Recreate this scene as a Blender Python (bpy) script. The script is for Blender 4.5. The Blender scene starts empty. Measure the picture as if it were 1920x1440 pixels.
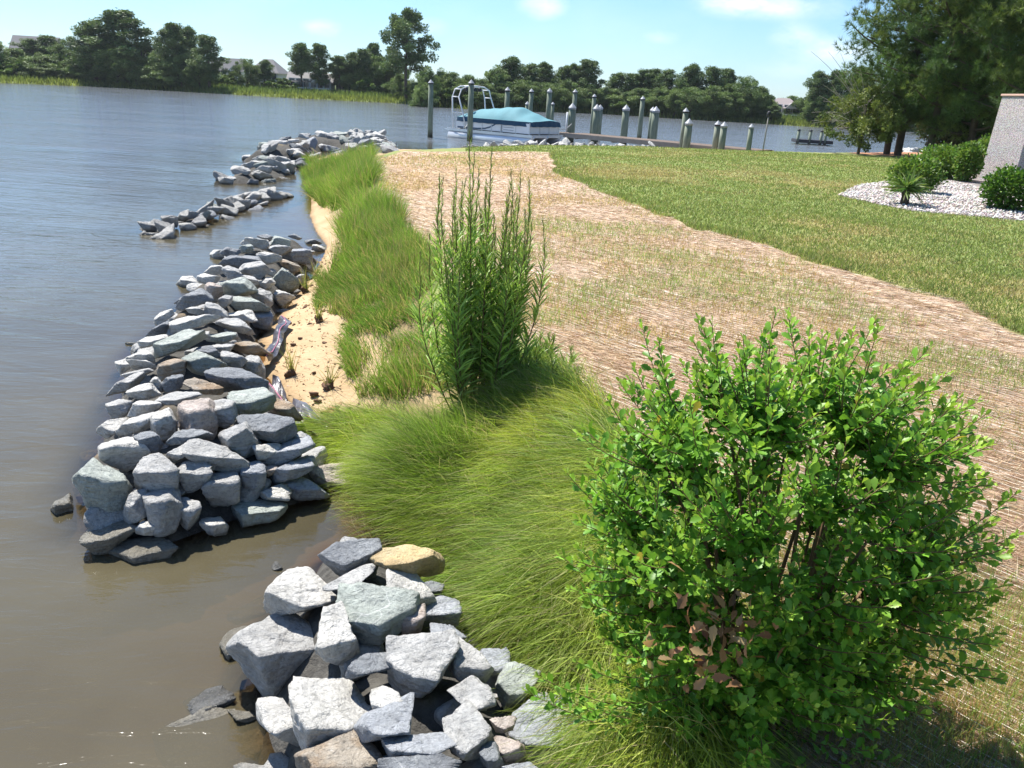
import bpy, math, random
import numpy as np
from mathutils import Vector, Matrix
random.seed(7); RS = np.random.RandomState(11)
rad = math.radians
S = bpy.context.scene; COL = S.collection
# ------------------------------------------------------------------ camera
F = 1507.; H = 2.8
PITCH = rad(19.9); ROLL = rad(3.0)
fw = np.array([0, math.cos(PITCH), -math.sin(PITCH)]); _r = np.array([1, 0, 0.]); _u = np.cross(_r, fw)
RT = _r*math.cos(ROLL) + _u*math.sin(ROLL); UP = -_r*math.sin(ROLL) + _u*math.cos(ROLL)
cam = bpy.data.cameras.new('camera'); cam_o = bpy.data.objects.new('camera', cam); COL.objects.link(cam_o)
cam.sensor_width = 36; cam.lens = 36*F/1920; cam.clip_start = .05; cam.clip_end = 5000
M = Matrix(((RT[0], UP[0], -fw[0], 0), (RT[1], UP[1], -fw[1], 0), (RT[2], UP[2], -fw[2], H), (0, 0, 0, 1)))
cam_o.matrix_world = M; S.camera = cam_o
def ray(px, py):
    return RT*(px-960)/F - UP*(py-720)/F + fw
def at(px, py, z=0.):
    d = ray(px, py); t = (z-H)/d[2]; return np.array([d[0]*t, d[1]*t, z])
def aty(px, py, y):
    d = ray(px, py); t = y/d[1]; return np.array([d[0]*t, y, H+d[2]*t])
def proj(P):
    v = np.asarray(P, float) - np.array([0, 0, H]); w = v @ fw
    return 960+F*(v@RT)/w, 720-F*(v@UP)/w
# ------------------------------------------------------------------ sky and sun
SUN_AZ = -40.; SUN_EL = 57.      # azimuth from +Y, negative = left of view
W = bpy.data.worlds.new('World'); S.world = W; W.use_nodes = True
def world():
    nt = W.node_tree; N = nt.nodes; L = nt.links; N.clear()
    out = N.new('ShaderNodeOutputWorld'); bg = N.new('ShaderNodeBackground'); sky = N.new('ShaderNodeTexSky')
    sky.sky_type = 'NISHITA'; sky.sun_disc = False; sky.sun_elevation = rad(SUN_EL); sky.sun_rotation = rad(SUN_AZ)
    sky.air_density = 1.0; sky.dust_density = .1; sky.ozone_density = 4.
    bg.inputs[1].default_value = .074
    tc = N.new('ShaderNodeTexCoord')
    def math_(op, a, b=None):
        n = N.new('ShaderNodeMath'); n.operation = op
        for i, v in enumerate((a, b)):
            if v is None: continue
            if isinstance(v, (int, float)): n.inputs[i].default_value = v
            else: L.new(v, n.inputs[i])
        return n.outputs[0]
    nz = N.new('ShaderNodeTexNoise'); nz.inputs['Scale'].default_value = 22; nz.inputs['Detail'].default_value = 7; nz.inputs['Roughness'].default_value = .62
    mp = N.new('ShaderNodeMapping'); mp.inputs['Scale'].default_value = (1, 1, 2.2)
    L.new(tc.outputs['Generated'], mp.inputs[0]); L.new(mp.outputs[0], nz.inputs['Vector'])
    nz2 = N.new('ShaderNodeTexNoise'); nz2.inputs['Scale'].default_value = 5; nz2.inputs['Detail'].default_value = 5
    L.new(mp.outputs[0], nz2.inputs['Vector'])
    total = None
    for px, py, w, h, s in ((1450, 12, 90, 17, 1.0), (1375, 4, 50, 14, .8), (1018, 8, 34, 22, .9), (605, 52, 26, 11, .95), (805, 52, 34, 18, .4), (1490, 66, 34, 14, .75),
                            (1562, 98, 56, 18, .95), (1236, 70, 34, 12, .4), (1470, 130, 60, 16, .3), (2150, 60, 160, 60, .8), (-300, 90, 200, 22, .5), (1250, -260, 260, 50, .8)):
        d = ray(px, py); d = d/np.linalg.norm(d)
        e1 = np.cross(d, [0, 0, 1]); e1 /= np.linalg.norm(e1); e2 = np.cross(e1, d)
        def dot(v, s_):
            n = N.new('ShaderNodeVectorMath'); n.operation = 'DOT_PRODUCT'; L.new(tc.outputs['Generated'], n.inputs[0]); n.inputs[1].default_value = tuple(v*s_); return n.outputs['Value']
        a = math_('POWER', dot(e1, F/w), 2); b = math_('POWER', dot(e2, F/h), 2); f = math_('GREATER_THAN', dot(d, 1.), 0)
        g = math_('MULTIPLY', math_('MULTIPLY', math_('EXPONENT', math_('MULTIPLY', math_('ADD', a, b), -.9)), s), f)
        total = g if total is None else math_('ADD', total, g)
    m = math_('MULTIPLY', total, math_('ADD', math_('MULTIPLY', nz.outputs[0], 2.6), -.45))
    r = N.new('ShaderNodeMapRange'); r.inputs[1].default_value = .10; r.inputs[2].default_value = 1.25; r.inputs[4].default_value = .85; L.new(m, r.inputs[0])
    v0 = N.new('ShaderNodeMapRange'); v0.inputs[1].default_value = .5; v0.inputs[2].default_value = .8; v0.inputs[4].default_value = .16; L.new(nz2.outputs[0], v0.inputs[0])
    k = math_('MAXIMUM', r.outputs[0], v0.outputs[0])
    mx = N.new('ShaderNodeMixRGB'); mx.inputs[2].default_value = (8.6, 8.9, 9.6, 1)
    tn = N.new('ShaderNodeMixRGB'); tn.blend_type = 'MULTIPLY'; tn.inputs[0].default_value = 1; sx = N.new('ShaderNodeSeparateXYZ'); L.new(tc.outputs['Generated'], sx.inputs[0]); gr = N.new('ShaderNodeMapRange'); gr.inputs[1].default_value = -.02; gr.inputs[2].default_value = .22; L.new(sx.outputs[2], gr.inputs[0])
    gm = N.new('ShaderNodeMixRGB'); gm.inputs[1].default_value = (.60, .78, 1.0, 1); gm.inputs[2].default_value = (.95, 1.10, 1.22, 1); L.new(gr.outputs[0], gm.inputs[0]); L.new(gm.outputs[0], tn.inputs[2]); L.new(sky.outputs[0], tn.inputs[1])
    L.new(k, mx.inputs[0]); L.new(tn.outputs[0], mx.inputs[1]); L.new(mx.outputs[0], bg.inputs[0]); L.new(bg.outputs[0], out.inputs[0])
world()
sun = bpy.data.lights.new('sun', 'SUN'); sun.energy = 5.0; sun.angle = rad(.5); sun.color = (1, .96, .89)
sun_o = bpy.data.objects.new('sun', sun); COL.objects.link(sun_o)
sd = Vector((math.sin(rad(SUN_AZ))*math.cos(rad(SUN_EL)), math.cos(rad(SUN_AZ))*math.cos(rad(SUN_EL)), math.sin(rad(SUN_EL))))
sun_o.rotation_euler = sd.to_track_quat('Z', 'Y').to_euler()
S.view_settings.view_transform = 'Standard'; S.view_settings.look = 'None'; S.view_settings.exposure = 1.05; S.view_settings.gamma = 1
S.cycles.max_bounces = 6; S.cycles.transparent_max_bounces = 8; S.cycles.sample_clamp_indirect = 6; S.cycles.sample_clamp_direct = 3.
# ------------------------------------------------------------------ helpers
def tag(o, label=None, cat=None, group=None, kind=None):
    for k, v in (('label', label), ('category', cat), ('group', group), ('kind', kind)):
        if v: o[k] = v
    return o
def empty(name, loc, rz=0., label=None, cat=None, group=None):
    o = bpy.data.objects.new(name, None); COL.objects.link(o); o.location = loc; o.rotation_euler = (0, 0, rz); o.empty_display_size = .2
    return tag(o, label, cat, group)
def link(name, me, mat=None, parent=None, smooth=True):
    o = bpy.data.objects.new(name, me); COL.objects.link(o)
    if mat is not None: me.materials.append(mat)
    if parent is not None: o.parent = parent
    if smooth and len(me.polygons): me.polygons.foreach_set('use_smooth', np.ones(len(me.polygons), bool))
    return o
def npmesh(name, V, faces, col=None, attrs=None):
    """V (n,3); faces: list of int arrays (m,k)"""
    me = bpy.data.meshes.new(name); V = np.asarray(V, np.float32)
    me.vertices.add(len(V)); me.vertices.foreach_set('co', V.ravel())
    faces = [np.asarray(f, np.int32) for f in faces if len(f)]
    nl = sum(f.size for f in faces); npoly = sum(len(f) for f in faces)
    me.loops.add(nl); me.loops.foreach_set('vertex_index', np.concatenate([f.ravel() for f in faces]))
    tot = np.concatenate([np.full(len(f), f.shape[1], np.int32) for f in faces]); st = np.concatenate([[0], np.cumsum(tot)[:-1]]).astype(np.int32)
    me.polygons.add(npoly); me.polygons.foreach_set('loop_start', st); me.polygons.foreach_set('loop_total', tot)
    if col is not None:
        a = me.color_attributes.new('Col', 'FLOAT_COLOR', 'POINT'); c = np.ones((len(V), 4), np.float32); c[:, :3] = col; a.data.foreach_set('color', c.ravel())
    for k, v in (attrs or {}).items():
        if v.ndim == 2:
            a = me.color_attributes.new(k, 'FLOAT_COLOR', 'POINT'); c = np.ones((len(V), 4), np.float32); c[:, :v.shape[1]] = v; a.data.foreach_set('color', c.ravel())
        else:
            a = me.attributes.new(k, 'FLOAT', 'POINT'); a.data.foreach_set('value', v.astype(np.float32))
    me.update(calc_edges=True); me.validate()
    return me
class MB:
    def __init__(s): s.v = []; s.f = []
    def add(s, V, Fc):
        o = len(s.v); s.v += [tuple(map(float, p)) for p in V]; s.f += [tuple(i+o for i in f) for f in Fc]; return s
    def box(s, x0, x1, y0, y1, z0, z1):
        V = [(x, y, z) for z in (z0, z1) for y in (y0, y1) for x in (x0, x1)]
        return s.add(V, [(0, 2, 3, 1), (4, 5, 7, 6), (0, 1, 5, 4), (2, 6, 7, 3), (0, 4, 6, 2), (1, 3, 7, 5)])
    def tube(s, pts, r, n=8, cap=True):
        pts = [np.array(p, float) for p in pts]; rs = r if hasattr(r, '__len__') else [r]*len(pts); V = []; Fc = []
        for i, p in enumerate(pts):
            t = pts[min(i+1, len(pts)-1)] - pts[max(i-1, 0)]; t /= np.linalg.norm(t)+1e-9
            a = np.cross(t, [0, 0, 1] if abs(t[2]) < .9 else [1, 0, 0]); a /= np.linalg.norm(a); b = np.cross(t, a)
            for k in range(n):
                w = 2*math.pi*k/n; V.append(p+rs[i]*(a*math.cos(w)+b*math.sin(w)))
        for i in range(len(pts)-1):
            for k in range(n):
                Fc.append((i*n+k, (i+1)*n+k, (i+1)*n+(k+1) % n, i*n+(k+1) % n))
        if cap: Fc += [tuple(range(n)), tuple(range(len(V)-1, len(V)-n-1, -1))]
        return s.add(V, Fc)
    def build(s, name, mat, parent=None, smooth=False, bevel=0):
        me = bpy.data.meshes.new(name); me.from_pydata(s.v, [], s.f); me.update()
        o = link(name, me, mat, parent, smooth)
        if bevel:
            m = o.modifiers.new('b', 'BEVEL'); m.width = bevel; m.segments = 2
        return o
def copy_tree(o, parent=None):
    c = o.copy(); COL.objects.link(c); c.parent = parent
    for ch in list(o.children): copy_tree(ch, c)
    return c
# lattice noise
def _h(ix, iy, iz, s):
    n = (ix.astype(np.int64)*374761393 + iy.astype(np.int64)*668265263 + iz.astype(np.int64)*2147483647 + s*974634777) & 0xffffffff
    n = ((n ^ (n >> 13))*1274126177) & 0xffffffff; n = (n ^ (n >> 16)) & 0xffff
    return n/32767.5-1
def noise(P, sc=1., seed=0):
    P = np.asarray(P, float)*sc
    if P.shape[1] == 2: P = np.c_[P, np.zeros(len(P))]
    i = np.floor(P).astype(np.int64); f = P-i; u = f*f*(3-2*f); r = 0
    for dx in (0, 1):
        wx = u[:, 0] if dx else 1-u[:, 0]
        for dy in (0, 1):
            wy = u[:, 1] if dy else 1-u[:, 1]
            for dz in (0, 1):
                wz = u[:, 2] if dz else 1-u[:, 2]
                r = r + wx*wy*wz*_h(i[:, 0]+dx, i[:, 1]+dy, i[:, 2]+dz, seed)
    return r
def fbm(P, sc=1., o=4, seed=0):
    r = 0; a = 1
    for k in range(o): r = r + a*noise(P, sc*2**k, seed+k*7); a *= .5
    return r
def sstep(a, b, x):
    t = np.clip((x-a)/(b-a), 0, 1); return t*t*(3-2*t)
def dist_poly(P, L, closed=False):
    L = np.asarray(L, float)[:, :2]; n = len(L); D = np.full(len(P), 1e9)
    for i in range(n if closed else n-1):
        a = L[i]; b = L[(i+1) % n]; ab = b-a; t = np.clip(((P-a)@ab)/(ab@ab+1e-9), 0, 1)
        D = np.minimum(D, np.hypot(P[:, 0]-a[0]-t*ab[0], P[:, 1]-a[1]-t*ab[1]))
    return D
def inside(P, L):
    L = np.asarray(L, float)[:, :2]; c = np.zeros(len(P), bool); n = len(L)
    for i in range(n):
        x1, y1 = L[i]; x2, y2 = L[(i+1) % n]
        if y1 == y2: continue
        k = ((y1 > P[:, 1]) != (y2 > P[:, 1])) & (P[:, 0] < (x2-x1)*(P[:, 1]-y1)/(y2-y1)+x1); c ^= k
    return c
def sdist(P, L):   # positive inside
    d = dist_poly(P, L, True); return np.where(inside(P, L), d, -d)
def pts(z, *a): return [at(x, y, z)[:2] for x, y in a]
STRAW_A = -50
# ------------------------------------------------------------------ terrain layout (metres, from the survey points of the shore)
WL = [np.array([.2, -10.]), np.array([.15, 1.])] + pts(0, (1000, 1520), (960, 1330), (880, 1180), (790, 1080), (735, 1010), (722, 960), (695, 900), (650, 870)) + \
     pts(.05, (596, 815), (545, 750), (490, 690), (480, 630), (545, 560), (598, 490), (612, 458)) + pts(0, (590, 432), (580, 405), (583, 360), (576, 335), (584, 300))
crest = pts(.8, (765, 281), (900, 275), (1000, 272), (1200, 274), (1400, 282), (1550, 286)) 
WL += [np.array([-8.2, 38.]), np.array([-5., 40.5]), np.array([-3.5, 36.0])] + [p+np.array([-.3, 3.2]) for p in crest[1:]] + [np.array([22., 50.]), np.array([60., 62.])]
LANDP = WL + [np.array([300., 80.]), np.array([300., -10.])]
TL = [np.array([.6, -10.]), np.array([.6, 1.])] + pts(.75, (1250, 1440), (1210, 1100), (1160, 900), (1100, 745), (1019, 660), (860, 540), (770, 446), (712, 353), (700, 300), (745, 284)) + \
     [p+np.array([0, .3]) for p in crest] + [np.array([21.5, 47.]), np.array([60., 58.])]
STRAW = [np.array([.75, 1.])] + pts(.78, (1500, 1440), (1300, 1100), (1180, 860), (1100, 745), (1025, 665), (870, 545), (770, 448), (706, 353), (695, 300), (760, 284), (1028, 286), (1045, 330), (1130, 365), (1180, 385), (1250, 410), (1300, 437), (1330, 437), (1425, 460), (1525, 500), (1660, 540), (1810, 580), (1890, 632), (2100, 700)) + [np.array([6.5, 5.]), np.array([7, 1.])]
GRAVEL = pts(.8, (1571, 367), (1608, 348), (1656, 342), (1700, 325), (1841, 318), (2100, 330), (2200, 440), (1920, 417), (1831, 408), (1704, 395), (1624, 380))
MULCH = pts(.8, (1588, 287), (1716, 295), (1990, 302), (2000, 270), (1600, 281))
pA = pts(0, (470, 1520), (450, 1250), (500, 1130), (610, 1020), (700, 1020)) + pts(.35, (850, 1040), (980, 1180), (1130, 1290), (1220, 1520)) + [np.array([.4, .6]), np.array([-.7, .6])]
pB = pts(0, (110, 1010), (180, 1045), (320, 1050), (450, 1000), (600, 950), (680, 890)) + pts(.1, (600, 800), (510, 700), (500, 630), (560, 550), (610, 480), (570, 445)) + pts(.2, (400, 475), (320, 540), (225, 630), (180, 700), (150, 790), (110, 890))
pC = pts(0, (228, 437), (300, 453), (400, 428), (480, 398), (572, 366), (550, 356), (430, 376), (320, 409))
pD = pts(0, (380, 347), (480, 348), (578, 328), (584, 304), (470, 306), (425, 322))
pE = pts(0, (428, 303), (500, 308), (590, 304), (612, 285)) + pts(.5, (690, 281), (765, 280)) + pts(.2, (742, 262), (680, 256), (590, 258), (520, 264), (450, 284))
PILES = ((pA, .5, .55), (pB, .46, .6), (pC, .20, .7), (pD, .34, .9), (pE, .62, 1.2))
def pile_h(P, drop=0.):
    z = np.full(len(P), -9.)
    for L, h, w in PILES:
        d = sdist(P, L); z = np.maximum(z, np.where(d > -.5, (h+.35)*sstep(-.5, w, d)-.35-drop, -9))
    return z
SHORE = [at(*p) for p in ((-600, 128), (0, 155), (200, 163), (370, 173), (560, 184), (740, 193), (768, 195))] + [at(*p) for p in ((800, 199), (900, 205), (1127, 213), (1302, 224), (1375, 228), (1536, 238), (1700, 246), (2300, 280))]
_az = np.array([math.atan2(p[0], p[1]) for p in SHORE]); _rs = np.array([math.hypot(p[0], p[1]) for p in SHORE])
def shore_r(az): return np.interp(az, _az, _rs)
def height(P, piles=True):
    P = np.asarray(P, float)[:, :2]; n1 = fbm(P, .35, 3, 3); n2 = fbm(P, 2.2, 4, 9)
    dW = dist_poly(P, WL); dT = dist_poly(P, TL); land = inside(P, LANDP)
    t = dW/(dW+dT+1e-6); top = inside(P, TL + [np.array([300., 80.]), np.array([300., -10.])])
    z = np.where(land, .78*t**1.15 + .012*n2, 0); z = np.where(top & land, .78 + .05*sstep(0, 4, dT) + .03*n1*sstep(0, 3, dT) + .006*n2, z)
    bed = -np.minimum(.06+.16*dW, 1.6) - .04 + .05*n1 + .02*n2
    z = np.where(land, z, bed)
    # grass hummocks and sand mounds
    for c, r, h in HUM: z = z + np.where(land, h*np.exp(-((P[:, 0]-c[0])**2+(P[:, 1]-c[1])**2)/r**2), 0)
    if piles: z = np.maximum(z, pile_h(P, .17)+.05*n2)
    R_ = np.hypot(P[:, 0], P[:, 1]); az = np.arctan2(P[:, 0], P[:, 1]); sr = shore_r(az); front = np.abs(az) < 2.2
    far = (R_ > sr-6) & front; zf = sstep(-6, 1.5, R_-sr)*1.5-1.1 + sstep(2, 60, R_-sr)*1.6 + .2*n1*sstep(0, 8, R_-sr)
    back = (R_ > 300) & ~front
    return np.where(far, zf, np.where(back, 1., z))
HUM = [(at(760, 830, .5)[:2], .42, .18), (at(1000, 880, .6)[:2], .45, .12), (at(1010, 1060, .6)[:2], .35, .12)]
def hz(x, y): return float(height(np.array([[x, y]]))[0])
# ------------------------------------------------------------------ materials
class Mat:
    def __init__(s, name):
        s.m = bpy.data.materials.new(name); s.m.use_nodes = True; s.N = s.m.node_tree.nodes; s.L = s.m.node_tree.links; s.N.clear()
        s.out = s.N.new('ShaderNodeOutputMaterial'); s.geo = None
    def n(s, t, **k):
        x = s.N.new(t)
        for a, b in k.items(): setattr(x, a, b)
        return x
    def set(s, sock, v):
        if isinstance(v, bpy.types.NodeSocket): s.L.new(v, sock)
        elif isinstance(v, (tuple, list)) and len(v) == 3 and sock.type == 'RGBA': sock.default_value = (*v, 1)
        else: sock.default_value = v
    def pos(s, scale=(1, 1, 1), rot=0., obj=False):
        if obj: src = s.n('ShaderNodeTexCoord').outputs['Object']
        else: src = s.n('ShaderNodeNewGeometry').outputs['Position']
        m = s.n('ShaderNodeMapping'); m.inputs['Scale'].default_value = scale
        if rot:
            m0 = s.n('ShaderNodeMapping'); m0.inputs['Rotation'].default_value = (0, 0, rot); s.L.new(src, m0.inputs[0]); src = m0.outputs[0]
        s.L.new(src, m.inputs[0]); return m.outputs[0]
    def noise(s, sc, det=4, vec=None, rough=.55, dist=0):
        x = s.n('ShaderNodeTexNoise'); x.inputs['Scale'].default_value = sc; x.inputs['Detail'].default_value = det; x.inputs['Roughness'].default_value = rough; x.inputs['Distortion'].default_value = dist
        if vec is not None: s.L.new(vec, x.inputs['Vector'])
        return x.outputs[0]
    def vor(s, sc, vec=None, feat='F1', out='Distance'):
        x = s.n('ShaderNodeTexVoronoi'); x.feature = feat; x.inputs['Scale'].default_value = sc
        if vec is not None: s.L.new(vec, x.inputs['Vector'])
        return x.outputs[out]
    def ramp(s, f, a, b, lo=0., hi=1.):
        x = s.n('ShaderNodeMapRange'); x.inputs[1].default_value = a; x.inputs[2].default_value = b; x.inputs[3].default_value = lo; x.inputs[4].default_value = hi; s.L.new(f, x.inputs[0]); return x.outputs[0]
    def math(s, op, a, b=0.):
        x = s.n('ShaderNodeMath', operation=op); s.set(x.inputs[0], a); s.set(x.inputs[1], b); return x.outputs[0]
    def mix(s, f, a, b, bt='MIX'):
        x = s.n('ShaderNodeMixRGB', blend_type=bt); s.set(x.inputs[0], f); s.set(x.inputs[1], a); s.set(x.inputs[2], b); return x.outputs[0]
    def attr(s, name, out='Color'):
        x = s.n('ShaderNodeAttribute', attribute_name=name); return x.outputs[out]
    def bump(s, h, st=.5, d=.01, nrm=None):
        x = s.n('ShaderNodeBump'); x.inputs['Strength'].default_value = st; x.inputs['Distance'].default_value = d; s.L.new(h, x.inputs['Height'])
        if nrm is not None: s.L.new(nrm, x.inputs['Normal'])
        return x.outputs[0]
    def bsdf(s, col, rough=.8, nrm=None, spec=.3, metal=0., **k):
        x = s.n('ShaderNodeBsdfPrincipled'); s.set(x.inputs['Base Color'], col); s.set(x.inputs['Roughness'], rough); s.set(x.inputs['Specular IOR Level'], spec); s.set(x.inputs['Metallic'], metal)
        if nrm is not None: s.L.new(nrm, x.inputs['Normal'])
        return x.outputs[0]
    def done(s, sh): s.L.new(sh, s.out.inputs[0]); return s.m
def leafmat(name, rough=.55, trans=.35, spec=.3, var=.12):
    m = Mat(name); c = m.attr('Col'); nz = m.noise(3., 2, m.pos())
    c = m.mix(m.ramp(nz, .3, .7, 0, var*2), c, (.02, .03, .01))
    b = m.bsdf(c, rough, spec=spec); t = m.n('ShaderNodeBsdfTranslucent'); m.set(t.inputs[0], m.mix(.5, c, (1., 1., .35), 'MULTIPLY'))
    x = m.n('ShaderNodeMixShader'); x.inputs[0].default_value = trans; m.L.new(b, x.inputs[1]); m.L.new(t.outputs[0], x.inputs[2]); return m.done(x.outputs[0])
def simple(name, col, rough=.7, nsc=6., amt=.25, bump=.2, bsc=40., metal=0., spec=.3, bd=.01):
    m = Mat(name); p = m.pos(obj=True); nz = m.noise(nsc, 5, p)
    c = m.mix(m.ramp(nz, .3, .7, 0, amt), col, tuple(v*.45 for v in col)); nb = m.noise(bsc, 3, p)
    return m.done(m.bsdf(c, rough, m.bump(nb, bump, bd), spec, metal))
LEAF = leafmat('leaf'); GRASS = leafmat('grass_blade', .5, .5); NEEDLE = leafmat('needle', .6, .22); STRAWM = leafmat('straw_stalk', .7, .15, .2, .05)
GLEAF = leafmat('glossy_leaf', .42, .36, .3, .06)
BARK = simple('bark', (.11, .085, .065), .9, 4, .6, .8, 25, bd=.03)
TWIG = simple('twig', (.16, .10, .05), .8); GREYTWIG = simple('grey_twig', (.32, .29, .25), .85)
def rockmat(name, base, alt, vein=.35, wetz=.05, wet=False, stain=0.):
    m = Mat(name); p = m.pos(obj=True); wp = m.pos()
    ri = m.n('ShaderNodeObjectInfo').outputs['Random']
    pm = m.n('ShaderNodeVectorMath', operation='ADD'); m.L.new(p, pm.inputs[0]); cx = m.n('ShaderNodeCombineXYZ'); m.L.new(m.math('MULTIPLY', ri, 37.), cx.inputs[0]); m.L.new(m.math('MULTIPLY', ri, 91.), cx.inputs[1]); m.L.new(cx.outputs[0], pm.inputs[1]); p = pm.outputs[0]
    big = m.noise(3.2, 6, p, .62, .6); fine = m.noise(38, 6, p, .7); c = m.mix(m.ramp(big, .35, .66), base, alt)
    c = m.mix(m.ramp(fine, .46, .70, 0, .62), c, tuple(v*.36 for v in base)); c = m.mix(m.ramp(m.noise(70, 3, p), .6, .75, 0, .4), c, (.62, .62, .6))
    # pale mineral veins, bedding streaks and hairline cracks
    st = m.n('ShaderNodeMapping'); st.inputs['Rotation'].default_value = (.5, .7, .3); st.inputs['Scale'].default_value = (1, 1, 7); m.L.new(p, st.inputs[0])
    c = m.mix(m.ramp(m.noise(4.5, 5, st.outputs[0], .65, .4), .47, .7, 0, .5), c, tuple(v*.6 for v in alt))
    dn = m.n('ShaderNodeVectorMath', operation='ADD'); m.L.new(p, dn.inputs[0]); nn = m.n('ShaderNodeTexNoise'); nn.inputs['Scale'].default_value = 3; m.L.new(p, nn.inputs['Vector']); m.L.new(nn.outputs['Color'], dn.inputs[1])
    ve = m.vor(2.2, dn.outputs[0], 'DISTANCE_TO_EDGE'); c = m.mix(m.math('MULTIPLY', m.ramp(ve, .0, .014, vein, 0), m.ramp(m.noise(2.5, 2, p), .5, .58)), c, (.7, .7, .68))
    cr = m.vor(5.5, dn.outputs[0], 'DISTANCE_TO_EDGE'); c = m.mix(m.math('MULTIPLY', m.ramp(cr, .0, .012, .6, 0), m.ramp(m.noise(2.1, 3, p), .54, .6)), c, (.05, .05, .05))
    if stain: c = m.mix(m.ramp(m.noise(5, 4, p), .45, .62, 0, stain), c, (.34, .22, .12))
    z = m.n('ShaderNodeSeparateXYZ'); m.L.new(wp, z.inputs[0]); zz = m.math('ADD', z.outputs[2], m.math('MULTIPLY', m.noise(9, 3, wp), .06))
    w = m.ramp(zz, wetz, wetz+.05, 1, 0) if not wet else m.ramp(zz, .10, .2, 1, .6)
    c = m.mix(w, c, m.mix(.62, c, (.07, .06, .04)))
    ro = m.n('ShaderNodeMapRange'); ro.inputs[3].default_value = .78; ro.inputs[4].default_value = .16; m.L.new(w, ro.inputs[0])
    h = m.math('ADD', m.math('MULTIPLY', m.noise(9, 7, p, .66, .5), 1.), m.math('MULTIPLY', m.noise(2.5, 4, st.outputs[0], .6), .8))
    nb = m.bump(h, 1., .085); nb = m.bump(fine, .8, .016, nb)
    return m.done(m.bsdf(c, ro.outputs[0], nb, .35))
ROCK = {'g': rockmat('rock_grey', (0.412, 0.409, 0.398), (0.534, 0.524, 0.501)), 'p': rockmat('rock_pale', (0.565, 0.550, 0.510), (0.679, 0.660, 0.619)), 'b': rockmat('rock_blue', (0.339, 0.357, 0.389), (0.463, 0.479, 0.501)),
        'd': rockmat('rock_dark', (0.196, 0.207, 0.227), (0.298, 0.313, 0.326)), 'n': rockmat('rock_green', (0.339, 0.373, 0.334), (0.463, 0.494, 0.453), .6), 'k': rockmat('rock_pink', (0.453, 0.383, 0.344), (0.565, 0.494, 0.442), stain=.3),
        'y': rockmat('rock_yellow', (0.596, 0.444, 0.207), (0.679, 0.556, 0.326), stain=.5), 'w': rockmat('rock_brown', (0.339, 0.282, 0.216), (0.453, 0.403, 0.334), stain=.7),
        't': rockmat('rock_wet', (0.432, 0.403, 0.334), (0.534, 0.504, 0.432), wet=True), 'l': rockmat('rock_white', (0.616, 0.606, 0.570), (0.740, 0.727, 0.688), .1, -9)}
TONE = {'g': 'grey', 'p': 'pale', 'b': 'blue-grey', 'd': 'dark', 'n': 'greenish grey', 'k': 'pinkish', 'y': 'yellow', 'w': 'brown-stained', 't': 'wet', 'l': 'white'}
# ------------------------------------------------------------------ ground + water sheets
def polar():
    r = np.concatenate([np.geomspace(.5, 60, 620), np.geomspace(60, 1500, 170)[1:]])
    a = np.concatenate([np.linspace(-180, -46, 60), np.linspace(-46, 46, 780)[1:-1], np.linspace(46, 180, 60)[:-1]])*math.pi/180
    R_, A_ = np.meshgrid(r, a, indexing='ij'); n = len(a)
    X = R_*np.sin(A_); Y = R_*np.cos(A_); i = np.arange(len(r)-1)[:, None]*n; j = np.arange(n)[None]; j2 = (j+1) % n
    Fc = np.stack([i+j, i+n+j, i+n+j2, i+j2], -1).reshape(-1, 4)[:, ::-1]; return X.ravel(), Y.ravel(), Fc
SG = [at(*p)[:2] for p in ((592, 790, .1), (640, 765, .3), (720, 735, .4), (860, 760, .6), (900, 745, .6), (960, 715, .65), (1050, 705, .75), (1120, 760, .75), (1180, 860, .75), (1250, 1000, .75), (1330, 1300, .75), (1380, 1520, .75), (1120, 1520, .5), (1100, 1340, .5), (1030, 1220, .45), (955, 1110, .4), (870, 1015, .35), (780, 960, .25), (690, 905, .1), (650, 860, .1))]
GROW = [(at(x, y, .8)[:2], r, k) for x, y, r, k in ((1150, 432, 1.1, 1), (1240, 478, .9, 1), (1380, 535, 1.0, 1), (1130, 545, .6, .6), (1010, 590, .45, .9), (1075, 560, .55, .8), (1200, 620, .4, .6), (960, 470, .9, .4), (880, 305, 2.6, .5), (760, 330, 1.6, .4), (1800, 690, .5, .8), (1650, 600, .5, .5), (1480, 500, .8, .5), (1750, 1290, .35, .9), (1850, 1180, .3, .5), (1000, 330, 2, .5), (1010, 530, .5, 1), (1060, 585, .45, 1), (985, 480, .6, .9), (1120, 385, 1.0, .9), (1220, 405, .8, .7), (800, 300, 2.2, .9), (745, 345, 1.2, .8), (1000, 690, .3, .6))]
DRY = [(at(x, y, .8)[:2], r, k) for x, y, r, k in ((1200, 325, 2.6, .8), (1400, 330, 2.4, .6), (1350, 300, 2.5, .4), (1500, 455, 1.1, .9), (1640, 490, 1.1, .9), (1780, 530, .9, .9), (1560, 430, 1.2, .6), (1900, 560, .8, .8), (1850, 440, .7, .5), (1100, 318, 2, .6))]
def blobs(P, L, an=1.):
    r = np.zeros(len(P))
    for c, w, k in L: r = np.maximum(r, k*np.exp(-(((P[:, 0]-c[0])/(w*1.3))**2+((P[:, 1]-c[1])/(w*1.1))**2)))
    return r
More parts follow.
